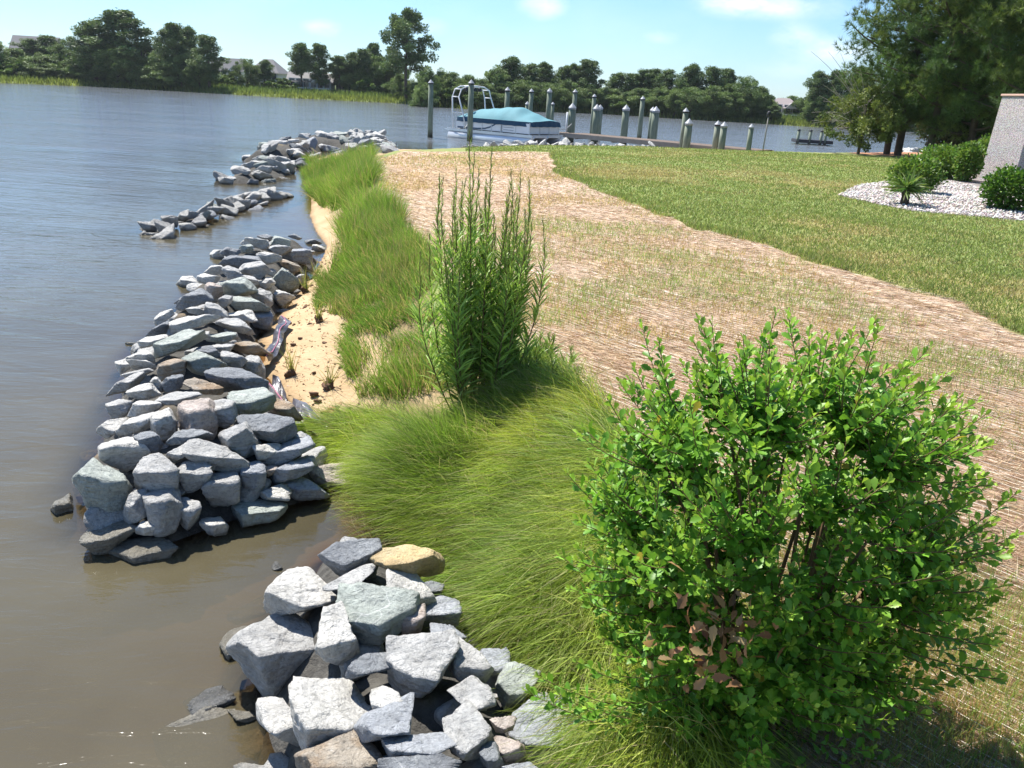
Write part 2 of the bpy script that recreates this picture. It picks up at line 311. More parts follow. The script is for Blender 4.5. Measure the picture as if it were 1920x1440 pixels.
def ground():
    X, Y, Fc = polar(); P = np.c_[X, Y]; Z = height(P)
    nz = .25*fbm(P, 1.1, 4, 21); w = np.clip(np.hypot(X, Y)/14, .25, 1)
    straw = sstep(-.07, .07, sdist(P, STRAW)+nz*w*.5); grav = sstep(-.06, .06, sdist(P, GRAVEL)+nz*.2); mul = sstep(-.3, .3, sdist(P, MULCH)+nz)
    R_ = np.hypot(X, Y); far = sstep(90, 110, R_); top = inside(P, TL + [np.array([300., 80.]), np.array([300., -10.])]); lawn = sstep(-.3, .1, np.where(top, 1, -1)*dist_poly(P, TL)+nz)*(1-straw)
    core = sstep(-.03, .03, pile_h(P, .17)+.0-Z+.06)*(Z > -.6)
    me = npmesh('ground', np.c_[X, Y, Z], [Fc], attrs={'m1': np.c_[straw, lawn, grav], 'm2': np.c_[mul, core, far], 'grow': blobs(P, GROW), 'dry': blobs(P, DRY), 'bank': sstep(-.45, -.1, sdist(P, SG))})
    m = Mat('ground'); p = m.pos(); a1 = m.n('ShaderNodeSeparateColor'); m.L.new(m.attr('m1'), a1.inputs[0]); a2 = m.n('ShaderNodeSeparateColor'); m.L.new(m.attr('m2'), a2.inputs[0])
    n1 = m.noise(1.3, 6, p); n2 = m.noise(14, 6, p, .65); n3 = m.noise(90, 3, p); nb = m.noise(.35, 5, p, .6, .5)
    z = m.n('ShaderNodeSeparateXYZ'); m.L.new(p, z.inputs[0])
    sand = m.mix(m.ramp(n1, .35, .65), (.40, .28, .155), (.49, .36, .22)); sand = m.mix(m.ramp(n2, .58, .7, 0, .6), sand, (.40, .25, .14)); sand = m.mix(m.ramp(n3, .6, .8, 0, .5), sand, (.35, .25, .16))
    sand = m.mix(m.ramp(m.math('ADD', z.outputs[2], m.math('MULTIPLY', n2, .05)), .02, .07, 1, 0), sand, (.25, .165, .085))
    # soil and thatch under the shore grasses
    soil = m.mix(m.ramp(n2, .4, .62), (.15, .12, .05), (.26, .20, .10))
    base = m.mix(m.math('MAXIMUM', m.ramp(m.math('ADD', z.outputs[2], m.math('MULTIPLY', n1, .16)), .40, .50, 0, .8), m.attr('bank', 'Fac')), sand, soil)
    # straw blanket: stalks run one way, netting cords the same
    sp = m.pos((2.6, 34, 5), rad(50)); s1 = m.noise(1.6, 5, sp, .7); sp2 = m.pos((1.3, 44, 5), rad(53)); s2 = m.noise(1.2, 4, sp2, .7)
    straw_c = m.mix(m.ramp(s1, .36, .62), (.33, .215, .13), (.62, .47, .33)); straw_c = m.mix(m.ramp(s2, .52, .68, 0, .6), straw_c, (.70, .58, .45)); cord = m.noise(1.0, 2, m.pos((.25, 26, 1), rad(50)), .5, .0); straw_c = m.mix(m.ramp(cord, .60, .66, 0, .7), straw_c, (.85, .80, .72)); straw_c = m.mix(m.ramp(n2, .48, .66, 0, .7), straw_c, (.26, .14, .09))
    grow = m.noise(.55, 5, m.pos((1.1, .5, 1), rad(-25)), .6, .4)
    straw_c = m.mix(m.ramp(m.math('ADD', grow, m.math('MULTIPLY', m.attr('grow', 'Fac'), .15)), .54, .72, 0, .75), straw_c, m.mix(m.ramp(n2, .4, .6), (.46, .27, .11), (.38, .29, .11)))
    lawn_c = m.mix(m.ramp(n2, .35, .65), (.17, .22, .06), (.25, .29, .10)); lawn_c = m.mix(m.ramp(m.math('ADD', nb, m.math('MULTIPLY', m.attr('dry', 'Fac'), .25)), .52, .72, 0, .85), lawn_c, m.mix(m.ramp(n2, .4, .6), (.36, .28, .13), (.27, .25, .09))); lawn_c = m.mix(m.ramp(n3, .5, .75, 0, .45), lawn_c, (.06, .09, .025))
    gv = m.vor(24, p, out='Color'); g_c = m.mix(m.ramp(m.vor(24, p), .25, .5), m.mix(.3, (.56, .51, .47), gv), (.16, .13, .11))
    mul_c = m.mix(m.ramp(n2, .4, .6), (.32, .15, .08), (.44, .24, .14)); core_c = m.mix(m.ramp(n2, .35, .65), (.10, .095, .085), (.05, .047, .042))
    far_c = m.mix(m.ramp(n1, .4, .6), (.09, .13, .035), (.16, .19, .06))
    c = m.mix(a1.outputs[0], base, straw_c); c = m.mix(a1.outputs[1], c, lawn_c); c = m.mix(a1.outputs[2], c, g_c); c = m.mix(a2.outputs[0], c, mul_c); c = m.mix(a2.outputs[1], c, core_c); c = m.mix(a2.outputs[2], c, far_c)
    h = m.math('ADD', n2, m.math('MULTIPLY', n3, .3)); h = m.math('ADD', h, m.math('MULTIPLY', m.math('MULTIPLY', s1, a1.outputs[0]), 1.2)); h = m.math('ADD', h, m.math('MULTIPLY', m.ramp(m.vor(24, p), 0, .6, 1, 0), a1.outputs[2]))
    mat = m.done(m.bsdf(c, .92, m.bump(h, .8, .03), .15))
    tag(link('ground', me, mat), kind='structure')
ground()
def water():
    X, Y, Fc = polar(); P = np.c_[X, Y]; dep = np.clip(-height(P, True), 0, 3)
    me = npmesh('water', np.c_[X, Y, np.zeros(len(X))], [Fc], attrs={'depth': dep})
    m = Mat('water'); 
    w1 = m.noise(1., 3, m.pos((.55, 2.3, 1), rad(12)), .5, .6); w2 = m.noise(1., 4, m.pos((2.2, 8.5, 1), rad(-8)), .55, .8); w3 = m.noise(1., 3, m.pos((9, 24, 1), rad(14)), .6, .4); lull = m.noise(.12, 3, m.pos((1, 2.4, 1), .1))
    cd = m.n('ShaderNodeCameraData')
    h = m.math('ADD', m.math('MULTIPLY', w1, .8), m.math('ADD', m.math('MULTIPLY', w2, .36), m.math('MULTIPLY', w3, .09))); h = m.math('MULTIPLY', h, m.ramp(lull, .3, .65, .45, 1.15))
    h = m.math('MULTIPLY', h, m.ramp(m.attr('depth', 'Fac'), .08, 1.5, .12, 1.))
    nrm = m.bump(h, 1., .085)
    fr = m.n('ShaderNodeFresnel'); fr.inputs[0].default_value = 1.6; m.L.new(nrm, fr.inputs['Normal'])
    gl = m.n('ShaderNodeBsdfGlossy'); gl.inputs['Roughness'].default_value = .055; m.L.new(nrm, gl.inputs['Normal'])
    murk = m.mix(m.ramp(m.attr('depth', 'Fac'), .5, 1.3), m.mix(m.ramp(m.noise(.5, 4, m.pos()), .35, .65), (.088, .074, .042), (.115, .10, .06)), (.15, .165, .18))
    df = m.n('ShaderNodeBsdfDiffuse'); m.set(df.inputs[0], murk); tr = m.n('ShaderNodeBsdfTransparent'); tr.inputs[0].default_value = (.80, .66, .46, 1)
    al = m.math('SUBTRACT', 1., m.math('EXPONENT', m.math('MULTIPLY', m.attr('depth', 'Fac'), -4.6)))
    x = m.n('ShaderNodeMixShader'); m.L.new(al, x.inputs[0]); m.L.new(tr.outputs[0], x.inputs[1]); m.L.new(df.outputs[0], x.inputs[2])
    y = m.n('ShaderNodeMixShader'); m.L.new(fr.outputs[0], y.inputs[0]); m.L.new(x.outputs[0], y.inputs[1]); m.L.new(gl.outputs[0], y.inputs[2])
    tag(link('water', me, m.done(y.outputs[0])), kind='structure')
water()
# ------------------------------------------------------------------ rocks
def ico(level):
    import bmesh
    bm = bmesh.new(); bmesh.ops.create_icosphere(bm, subdivisions=level, radius=1); V = np.array([v.co[:] for v in bm.verts]); Fc = np.array([[v.index for v in f.verts] for f in bm.faces]); bm.free(); return V, Fc
ICO = {k: ico(k) for k in (3, 4, 5)}
def rock_shape(level, semi, axes, planes, seed, p=60., amp=.05):
    """directions scaled by semi-axes; planes (n,d) in world axes; returns verts about centre"""
    V, Fc = ICO[level]; E = V[:, 0:1]*axes[0]*semi[0] + V[:, 1:2]*axes[1]*semi[1] + V[:, 2:3]*axes[2]*semi[2]
    s = np.zeros(len(E))
    for n, d in planes: s += np.maximum(E@np.asarray(n)/d, 0)**p
    r = s**(-1/p); r = np.clip(r, .02, 1.6); Q = E*r[:, None]; m = float(np.mean(semi))
    nrm = Q/np.linalg.norm(Q, axis=1)[:, None]
    k = fbm(Q/m + seed*3.7, 1.6, 5, seed); k2 = np.abs(fbm(Q/m + seed*1.3, 3.2, 3, seed+5))
    return Q + nrm*(amp*m*(k*.8 - .5*k2)[:, None]), Fc
def rndplanes(rs, semi, axes, n):
    out = []
    for _ in range(n):
        v = rs.normal(size=3); v /= np.linalg.norm(v); ext = math.sqrt(sum((v@axes[k]*semi[k])**2 for k in range(3))); out.append((v, ext*rs.uniform(.62, .95)))
    return out
def ext_(v, semi, axes): return math.sqrt(sum((v@axes[k]*semi[k])**2 for k in range(3)))
def march(px, py, off=0.):
    d = ray(px, py); d = d/np.linalg.norm(d); ts = np.arange(1.2, 60, .02)*1.0
    Pp = np.array([0, 0, H])+ts[:, None]*d; Z = np.maximum(np.maximum(pile_h(Pp[:, :2]), 0), _land(Pp[:, :2]))+off
    k = np.argmax(Pp[:, 2] <= Z); return Pp[k]
_gx = None
def _land(P):
    global _gx
    if _gx is None:
        xs = np.arange(-14, 6, .1); ys = np.arange(.5, 45, .1); A, B = np.meshgrid(xs, ys, indexing='ij'); _gx = height(np.c_[A.ravel(), B.ravel()], False).reshape(A.shape)
    i = np.clip(((P[:, 0]+14)/.1).astype(int), 0, _gx.shape[0]-1); j = np.clip(((P[:, 1]-.5)/.1).astype(int), 0, _gx.shape[1]-1); return _gx[i, j]
PROCK = []
def poly_rock(poly, tone, label, group, seed, off=0.):
    P = np.array(poly, float); c = (P.max(0)+P.min(0))/2; rs = np.random.RandomState(seed)
    hit = march(c[0], c[1], off); v3 = ray(c[0], c[1]); v3 = v3/np.linalg.norm(v3); e1 = RT-(RT@v3)*v3; e1 /= np.linalg.norm(e1); e2 = np.cross(e1, v3)
    C_ = hit.copy(); Q = []
    for x, y in P:
        d = ray(x, y); w_ = d*((C_-np.array([0, 0, H]))@v3)/(d@v3)+np.array([0, 0, H])-C_; Q.append((w_@e1, w_@e2))
    Q = np.array(Q)*(1.19 if group == GA else 1.13); Q = Q-(Q.max(0)+Q.min(0))/2; wd, hd = (Q.max(0)-Q.min(0))/2; dep = np.linalg.norm(C_-np.array([0, 0, H]))
    cd = .62*wd+.38*hd; axes = [e1, e2, v3]; semi = [wd, hd, cd]; C_ = C_+np.array([0, 0, .05*hd]); planes = []; th = math.asin(-v3[2])
    n = len(Q); area = sum(Q[i][0]*Q[(i+1) % n][1]-Q[(i+1) % n][0]*Q[i][1] for i in range(n))
    for i in range(n):
        a = Q[i]; b = Q[(i+1) % n]; e = b-a
        if np.linalg.norm(e) < 1e-5: continue
        nn = np.array([e[1], -e[0]])*(1 if area > 0 else -1); nn /= np.linalg.norm(nn); d = nn@a
        if d <= .02*wd: d = .25*max(wd, hd)
        tl = rs.uniform(-.38, .38); v = nn[0]*e1+nn[1]*e2; tl = tl*.7; v = v*math.cos(tl)+v3*math.sin(tl); planes.append((v, d*1.04))
    hu = max(math.cos(th)*hd-math.sin(th)*.85*cd, .12*hd)*rs.uniform(.9, 1.15)
    upv = np.array([rs.normal()*.17, rs.normal()*.12, 1.]); upv /= np.linalg.norm(upv); planes.append((upv, hu))
    for k in range(3):
        az = -1.57+rs.uniform(-1.0, 1.0); v = np.array([math.cos(az), math.sin(az), rs.uniform(-.4, .05)]); v /= np.linalg.norm(v); planes.append((v, ext_(v, semi, axes)*rs.uniform(.58, .85)))
    planes += [(v3, cd), (-v3, cd*.95)]; planes += rndplanes(rs, semi, axes, 2)
    V, Fc = rock_shape(5 if max(wd, hd)/dep*F > 50 else 4, [x*1.15 for x in semi], axes, planes, seed, amp=.085)
    me = npmesh('riprap_rock', V, [Fc]); o = link('riprap_rock', me, ROCK[tone]); o.location = C_
    tag(o, label, 'rock', group); PROCK.append([o, c, max(wd, hd), tone, label]); return o
def SA(*a): return [(280+x*.4479, 980+y*.4479) for x, y in a]
def SB(*a): return [(60+x/3., 640+y/3.) for x, y in a]
def SU(*a): return [(180+x*.2917, 420+y*.2917) for x, y in a]
GA = 'rocks of the nearest rock pile'; GB = 'rocks of the long middle rock pile'
A = [
 (SA((725,140),(800,90),(930,58),(950,110),(945,190),(820,220),(760,180)),'d','dark angular rock topping the nearest pile, left of the yellow rock'),
 (SA((950,115),(1000,85),(1160,125),(1190,170),(1190,225),(1120,228),(960,170)),'y','yellow ochre block of stone, the only yellow rock, beside the marsh grass'),
 (SA((485,400),(500,340),(540,270),(620,205),(680,195),(730,250),(760,330),(660,420),(570,380)),'p','pale rock with a smooth sunlit slope and dark right end at the pool edge'),
 (SA((750,270),(850,215),(990,190),(990,235),(880,260),(800,330),(765,330)),'g','long grey rock lying between the dark top rock and the big green-grey boulder'),
 (SA((910,240),(1010,225),(1130,235),(1170,300),(1165,325),(1095,345),(1080,270)),'p','flat-topped pale slab just below the yellow rock'),
 (SA((790,290),(860,250),(1050,270),(1090,290),(1090,370),(1060,460),(1000,520),(860,520),(840,450),(800,370)),'n','big greenish grey boulder with a white vein, near the top of the nearest pile'),
 (SA((680,440),(720,370),(800,340),(840,450),(880,570),(850,620),(740,640),(710,610),(715,540),(690,530)),'p','tall pale rock tucked left of the big green-grey boulder'),
 (SA((360,550),(420,470),(560,370),(640,420),(690,500),(690,560),(640,620),(530,700),(410,690),(365,600)),'g','big leftmost dry boulder of the nearest pile, broad pale top above the water'),
 (SA((1075,370),(1130,345),(1150,390),(1140,440),(1065,465)),'k','small reddish rock right of the big green-grey boulder'),
 (SA((1160,370),(1210,310),(1300,340),(1300,430),(1220,420),(1150,400)),'b','blue-grey rock right of the small reddish rock'),
 (SA((1300,320),(1350,310),(1430,340),(1480,420),(1470,500),(1380,520),(1300,440)),'b','blue-grey slab half covered by the hanging grass tips'),
 (SA((1155,260),(1200,240),(1230,260),(1210,310),(1170,320)),'d','small dark rock just below the right end of the yellow rock'),
 (SA((1210,210),(1280,230),(1310,290),(1230,290)),'g','small rounded grey rock at the grass edge right of the yellow rock'),
 (SA((810,660),(880,570),(950,540),(1020,530),(1010,600),(1000,680),(930,690),(850,650)),'d','dark blue slab in the hollow above the heart-shaped rock'),
 (SA((1015,520),(1080,480),(1260,470),(1265,540),(1170,700),(1080,745),(1040,680),(1015,600)),'g','big square-topped grey block in the centre of the nearest pile'),
 (SA((1120,470),(1180,420),(1300,430),(1320,480),(1270,520),(1250,480)),'b','blue-grey rock behind the square-topped grey block'),
 (SA((1280,520),(1320,495),(1380,560),(1440,640),(1430,690),(1380,700),(1290,660)),'g','grey wedge rock just right of the square-topped grey block'),
 (SA((1380,545),(1490,535),(1500,600),(1440,660),(1400,600)),'b','blue-grey rock below the hanging grass, right of the grey wedge rock'),
 (SA((550,670),(620,610),(700,620),(750,650),(880,655),(950,770),(940,830),(870,900),(680,990),(640,960),(600,830),(560,750)),'p','largest pale heart-shaped boulder at the bottom of the photo'),
 (SA((480,740),(550,735),(600,830),(630,900),(620,940),(490,860)),'p','pale rock peeking out under the left side of the heart-shaped boulder'),
 (SA((930,700),(970,685),(1065,740),(1000,790),(950,800)),'p','small pale rock wedged right of the heart-shaped boulder'),
 (SA((870,920),(950,820),(1160,725),(1210,770),(1215,830),(1150,870),(980,900),(970,960),(910,970)),'b','light blue-grey tilted slab at the bottom centre of the nearest pile'),
 (SA((970,930),(1010,885),(1190,870),(1290,880),(1270,930),(1200,960),(1050,990),(975,985)),'b','long blue-grey slab with dark front, under the tilted blue slab'),
 (SA((1230,720),(1330,660),(1420,710),(1450,760),(1420,840),(1350,790),(1220,830)),'g','grey rock with pale top below the grey wedge rock'),
 (SA((1450,700),(1520,600),(1630,570),(1620,650),(1560,740),(1500,785),(1445,780)),'n','smooth green-grey rock at the foot of the grass, left of the leafy sprig'),
 (SA((1225,840),(1300,790),(1370,810),(1415,880),(1390,970),(1330,1020),(1270,990),(1250,900)),'g','rounded grey rock right of the long dark-fronted slab'),
 (SA((1400,900),(1440,930),(1475,1010),(1440,1030),(1380,1020)),'d','small dark rock shape standing in for shadow between the rounded grey rock and pinkish rock'),  # shadowed gap between the rocks, put in as a dark-coloured stone
 (SA((1530,820),(1590,770),(1740,740),(1800,820),(1810,900),(1780,1000),(1700,1030),(1580,1000),(1540,900)),'b','big blue-grey boulder under the leafy sprig of the bush'),
 (SA((1440,890),(1500,885),(1545,930),(1555,970),(1530,1000),(1470,990)),'k','small pinkish rock left of the big blue-grey boulder'),
 (SA((1430,820),(1530,810),(1510,870),(1440,880)),'k','small flat rock above the small pinkish rock'),
 (SA((600,1040),(700,960),(880,880),(930,960),(950,1060),(780,1080)),'w','brown weathered rock at the bottom edge under the heart-shaped boulder'),
 (SA((980,990),(1200,970),(1270,1010),(1240,1060),(980,1060)),'d','dark rock at the bottom edge below the long dark-fronted slab'),
 (SA((1830,830),(1890,790),(1900,900),(1840,1060),(1780,1060)),'b','narrow blue-grey rock in the grass right of the big blue-grey boulder'),
 (SA((60,900),(240,810),(480,840),(530,920),(520,1060),(100,1060)),'t','broad wet slab barely awash in the lower left water'),
 (SA((120,770),(200,715),(330,685),(345,720),(300,780),(190,820)),'d','dark pointed rock standing alone in the shallow water'),
 (SA((300,410),(380,360),(500,310),(500,360),(420,400),(330,430)),'t','low wet glinting rock left of the pale sloped rock'),
 (SA((510,200),(530,170),(560,195),(540,220)),'d','tiny dark stone poking out of the pool between the two piles'),
 (SA((320,770),(400,790),(460,830),(440,850),(360,820)),'t','small wet stone beside the dark pointed rock'),
 (SA((280,560),(330,470),(460,415),(400,500),(370,560),(350,620),(290,620)),'t','drowned rock left of the big leftmost boulder'),
 (SA((330,1030),(400,1005),(480,1027),(470,1060),(330,1060)),'p','pale rock top cut by the bottom edge, left of the brown rock'),
 (SA((1600,640),(1690,590),(1700,650),(1590,700)),'b','blue-grey rock just above the leafy sprig'),
 (SA((1480,1030),(1580,1000),(1650,1060),(1480,1070)),'b','blue-grey rock top at the bottom edge under the big blue-grey boulder'),
]
B = [
 (SB((250,780),(370,670),(430,680),(510,750),(540,820),(530,900),(450,990),(260,1015),(250,900)),'n','biggest boulder at the near left corner, smooth pale green-grey face'),
 (SB((370,640),(420,560),(520,530),(590,560),(640,620),(600,690),(520,730),(440,680)),'p','rounded cream boulder on the water side, right above the biggest corner boulder'),
 (SB((550,730),(620,660),(690,640),(770,690),(810,750),(800,820),(680,840),(600,830)),'g','broad flat-faced grey rock right of the biggest corner boulder'),
 (SB((815,770),(850,700),(930,670),(995,700),(985,770),(920,840),(850,850)),'g',None),
 (SB((885,580),(930,555),(1060,590),(1120,620),(1200,680),(1190,740),(1080,740),(1000,710),(900,640)),'g','long lilac-grey slab sloping across the near end of the middle pile'),
 (SB((985,800),(1040,740),(1130,730),(1160,790),(1160,900),(1120,940),(1000,935)),'g','upright grey slab with a cracked flat face at the near end'),
 (SB((1180,740),(1200,690),(1260,680),(1310,720),(1300,810),(1230,860),(1190,810)),'b',None),
 (SB((640,880),(670,825),(800,830),(840,940),(800,1070),(740,1085),(680,1060),(645,980)),'g','upright blocky grey rock leaning forward at the near end by the pool'),
 (SB((515,970),(560,860),(640,840),(640,980),(570,1020),(510,1010)),'g',None),
 (SB((820,880),(870,880),(930,920),(945,990),(880,1055),(830,1030)),'g',None),
 (SB((1110,960),(1140,910),(1290,880),(1410,910),(1420,950),(1350,1010),(1180,1045),(1110,1010)),'n','long greenish rock with a dark underside lying at the pool edge'),
 (SB((1260,870),(1360,820),(1430,800),(1450,850),(1430,900),(1320,890)),'p',None),
 (SB((1430,790),(1470,755),(1560,790),(1670,870),(1600,885),(1500,890),(1440,850)),'b','pointed triangular rock reaching right over the pool'),
 (SB((1540,770),(1620,710),(1780,685),(1840,710),(1780,790),(1680,815),(1570,800)),'k','pale tan rock touching the grass at the right corner of the pile'),
 (SB((1320,770),(1430,700),(1560,640),(1600,690),(1550,730),(1440,780),(1350,800)),'b',None),
 (SB((1330,660),(1370,620),(1470,550),(1540,550),(1580,610),(1470,660),(1400,700),(1340,690)),'b',None),
 (SB((1240,640),(1260,590),(1390,570),(1395,610),(1320,665),(1250,665)),'p',None),
 (SB((1170,450),(1220,415),(1350,410),(1460,450),(1470,510),(1410,570),(1280,545),(1200,490)),'d','dark-fronted broad rock with a bright flat top near the fabric'),
 (SB((1045,560),(1100,480),(1190,470),(1260,570),(1230,640),(1190,650),(1080,590)),'g',None),
 (SB((820,400),(850,335),(970,335),(1010,390),(1030,470),(1010,560),(900,530),(820,480)),'k','large rough pinkish boulder in the middle of the near half'),
 (SB((740,610),(800,540),(870,480),(930,490),(1010,540),(1000,560),(900,570),(800,620)),'d',None),
 (SB((750,650),(830,590),(890,590),(890,640),(800,680)),'g',None),
 (SB((670,470),(700,380),(760,380),(800,450),(800,530),(740,550),(680,510)),'p',None),
 (SB((570,540),(600,510),(700,530),(735,580),(700,620),(640,620)),'d',None),
 (SB((410,430),(420,340),(500,320),(580,335),(520,420),(440,450)),'g',None),
 (SB((530,420),(590,350),(700,320),(720,370),(660,400),(560,430)),'p',None),
 (SB((470,520),(560,430),(680,410),(680,460),(620,500),(520,530)),'p',None),
 (SB((370,500),(430,450),(530,435),(500,490),(440,540),(370,560)),'p',None),
 (SB((700,350),(780,290),(890,275),(980,320),(940,340),(830,350),(750,385)),'g',None),
 (SB((1005,350),(1060,335),(1130,350),(1140,430),(1090,480),(1030,470)),'g',None),
 (SB((1080,310),(1150,280),(1330,290),(1350,340),(1290,400),(1160,425),(1130,360)),'n','broad greenish boulder beside the black fabric'),
 (SB((815,260),(860,220),(1020,220),(1055,250),(1050,300),(990,320),(920,280)),'w','tan flat-topped slab above the rough pinkish boulder'),
 (SB((540,280),(620,240),(690,240),(730,290),(640,330),(560,320)),'p',None),
 (SB((440,290),(480,240),(590,180),(660,220),(640,250),(560,270),(540,300),(480,305)),'g',None),
 (SB((670,230),(700,200),(730,240),(730,280),(690,270)),'p',None),
 (SB((730,240),(790,190),(850,190),(840,260),(760,290)),'d',None),
 (SB((700,190),(720,140),(790,105),(850,120),(850,170),(780,200),(730,220)),'w',None),
 (SB((850,110),(900,50),(980,80),(1080,130),(1000,195),(940,180)),'n',None),
 (SB((985,195),(1060,145),(1170,160),(1300,225),(1300,265),(1190,280),(1070,240)),'d','long black-faced slab slanting down to the fabric, darkest rock of the pile'),
 (SB((1170,160),(1220,80),(1260,90),(1300,160),(1300,230),(1230,200)),'g','pointed grey rock leaning against the upper end of the near fabric'),
 (SB((1320,405),(1370,320),(1440,340),(1510,430),(1470,450),(1400,420)),'w','striped tan rock lying over the near fabric'),
 (SB((1060,60),(1150,80),(1200,110),(1160,150),(1080,120)),'g',None),
 (SB((480,215),(540,150),(640,150),(690,180),(660,200),(590,180),(520,210)),'g',None),
 (SB((475,130),(540,105),(555,150),(500,185)),'p',None),
 (SB((540,90),(640,110),(700,150),(640,160),(570,140)),'p',None),
 (SB((90,1010),(130,920),(240,850),(250,950),(240,1040),(150,1060),(100,1050)),'t','wet glittering rock in the water at the far left corner of the pile'),
 (SB((270,1140),(330,1050),(430,1010),(560,1020),(580,1070),(500,1130),(440,1190),(300,1200)),'t','pale-topped rock with a wet glittering foot below the biggest corner boulder'),
 (SB((415,1210),(480,1140),(570,1100),(730,1100),(780,1170),(740,1230),(500,1240),(420,1240)),'t','low wet shining slab, the lowest rock of the middle pile'),
 (SB((950,990),(1040,985),(1090,1040),(1080,1090),(1000,1090),(950,1050)),'p',None),
 (SB((590,1060),(640,1010),(690,1010),(700,1070),(660,1095),(600,1090)),'p',None),
 (SB((232,790),(330,700),(370,670),(300,760),(255,815)),'p',None),
 (SB((1300,710),(1380,700),(1360,740),(1310,760)),'k',None),
 (SB((1460,530),(1510,505),(1560,540),(1550,570),(1480,560)),'g',None),
 (SU((330,800),(450,750),(620,695),(690,710),(720,760),(600,800),(420,860),(380,900),(345,850)),'n','longest flat pale slab lying across the pile with a black front edge'),
 (SU((445,700),(470,610),(560,580),(690,600),(760,610),(765,670),(680,690),(560,700),(480,730)),'p','big white flat boulder above the longest slab'),
 (SU((200,870),(330,810),(395,910),(300,930)),'p',None),
 (SU((275,760),(330,730),(450,725),(450,750),(300,800)),'p',None),
 (SU((320,710),(430,640),(470,620),(445,700),(430,730),(340,730)),'d',None),
 (SU((345,660),(390,600),(480,555),(500,590),(420,640),(350,680)),'p',None),
 (SU((500,545),(560,480),(650,420),(740,480),(740,500),(640,530),(540,555)),'d','dark peaked rock on the water side of the far half'),
 (SU((515,400),(560,345),(610,340),(665,400),(620,430),(545,450)),'p',None),
 (SU((700,420),(740,380),(790,380),(810,430),(800,470),(740,470)),'k','small pink-tinted rock in the far half of the pile'),
 (SU((810,440),(830,380),(950,350),(1000,380),(1010,430),(930,460),(860,475)),'n','boxy greenish grey boulder right of the pink-tinted rock'),
 (SU((850,540),(900,465),(1000,480),(1100,540),(1070,560),(900,555)),'n',None),
 (SU((680,600),(720,505),(790,540),(840,590),(820,615),(760,610)),'g',None),
 (SU((575,545),(620,530),(690,560),(680,590),(600,570)),'p',None),
 (SU((830,600),(880,560),(1000,560),(1020,620),(900,610)),'p',None),
 (SU((1000,570),(1150,560),(1150,600),(1120,670),(1040,665)),'b','blue-grey block held behind the upper strip of fabric'),
 (SU((770,650),(850,610),(960,650),(1010,720),(1010,760),(900,700),(800,690)),'g',None),
 (SU((720,720),(760,695),(900,700),(910,730),(830,760),(740,760)),'n',None),
 (SU((850,830),(890,740),(980,740),(1050,790),(1110,840),(1100,875),(1000,840),(900,840)),'w','grey rock with a brown muddy end resting on the sand'),
 (SU((715,790),(770,770),(880,770),(850,820),(750,820)),'g',None),
 (SU((640,830),(680,795),(760,800),(815,870),(800,890),(720,850)),'d',None),
 (SU((1000,460),(1060,420),(1120,450),(1150,510),(1130,550),(1060,520)),'g',None),
 (SU((1150,450),(1200,435),(1270,470),(1240,500),(1170,530)),'p',None),
 (SU((1050,390),(1110,345),(1140,380),(1100,420)),'p',None),
 (SU((1140,370),(1200,290),(1270,350),(1300,400),(1230,430),(1160,400)),'n',None),
 (SU((930,320),(980,260),(1060,250),(1110,300),(1060,370),(1000,340)),'g',None),
 (SU((800,260),(850,220),(950,190),(1040,220),(1030,250),(930,290),(850,270)),'d','long dark rock lying near the far end of the middle pile'),
 (SU((725,260),(740,200),(800,160),(850,160),(830,210),(770,270)),'p',None),
 (SU((800,190),(850,150),(920,150),(920,190),(860,210)),'d',None),
 (SU((920,150),(1000,130),(1010,180),(930,185)),'n',None),
 (SU((925,130),(990,85),(1080,85),(1100,130),(1080,165),(1010,150)),'p',None),
 (SU((1130,140),(1150,90),(1220,85),(1260,130),(1250,160),(1180,150)),'n',None),
 (SU((1190,210),(1240,165),(1350,160),(1375,220),(1370,260),(1270,240)),'b','broad flat blue-grey rock near the sand at the far end'),
 (SU((1380,180),(1400,130),(1480,170),(1480,200),(1410,210)),'p','pale rock at the sandy far right tip of the middle pile'),
 (SU((1330,110),(1390,100),(1440,120),(1440,145),(1350,140)),'d',None),
 (SU((1230,80),(1270,65),(1310,90),(1290,100)),'d',None),
 (SU((1040,80),(1100,70),(1150,90),(1120,110)),'d',None),
 (SU((1120,160),(1180,135),(1250,170),(1180,205)),'g',None),
 (SU((1040,200),(1080,180),(1180,210),(1180,240),(1100,260),(1050,240)),'p',None),
 (SU((1180,240),(1290,250),(1320,300),(1270,310),(1200,270)),'w',None),
 (SU((695,320),(750,265),(800,270),(820,310),(750,330)),'p',None),
 (SU((810,300),(850,280),(920,310),(920,350),(850,360)),'g',None),
 (SU((640,350),(690,320),(780,340),(760,380),(680,380)),'p',None),
 (SU((490,520),(540,480),(580,470),(560,510)),'d',None),
 (SU((950,340),(1010,340),(1050,380),(1000,400)),'g',None),
 (SU((800,480),(870,460),(860,510),(820,540),(780,510)),'g',None),
 (SU((180,780),(210,755),(270,770),(270,800),(210,810)),'t','small wet rock standing off the water side of the pile'),
 (SU((1270,350),(1330,320),(1350,380),(1290,390)),'g',None),
 (SU((660,710),(720,690),(730,740),(690,740)),'p',None),
 (SU((810,830),(900,860),(960,870),(930,920),(870,900)),'g',None),
]
for i, (pl, t, lb) in enumerate(A):
    poly_rock(pl, t, lb, GA, 100+i, (-.045 if i == 33 else -.02) if t == 't' else (0. if i in (34, 36) else .09 if i == 1 else 0.))
nA = len(PROCK)
for i, (pl, t, lb) in enumerate(B):
    poly_rock(pl, t, (lb if 'pile' in lb else lb+', middle pile') if lb else None, GB, 300+i, -.02 if t == 't' else 0.)
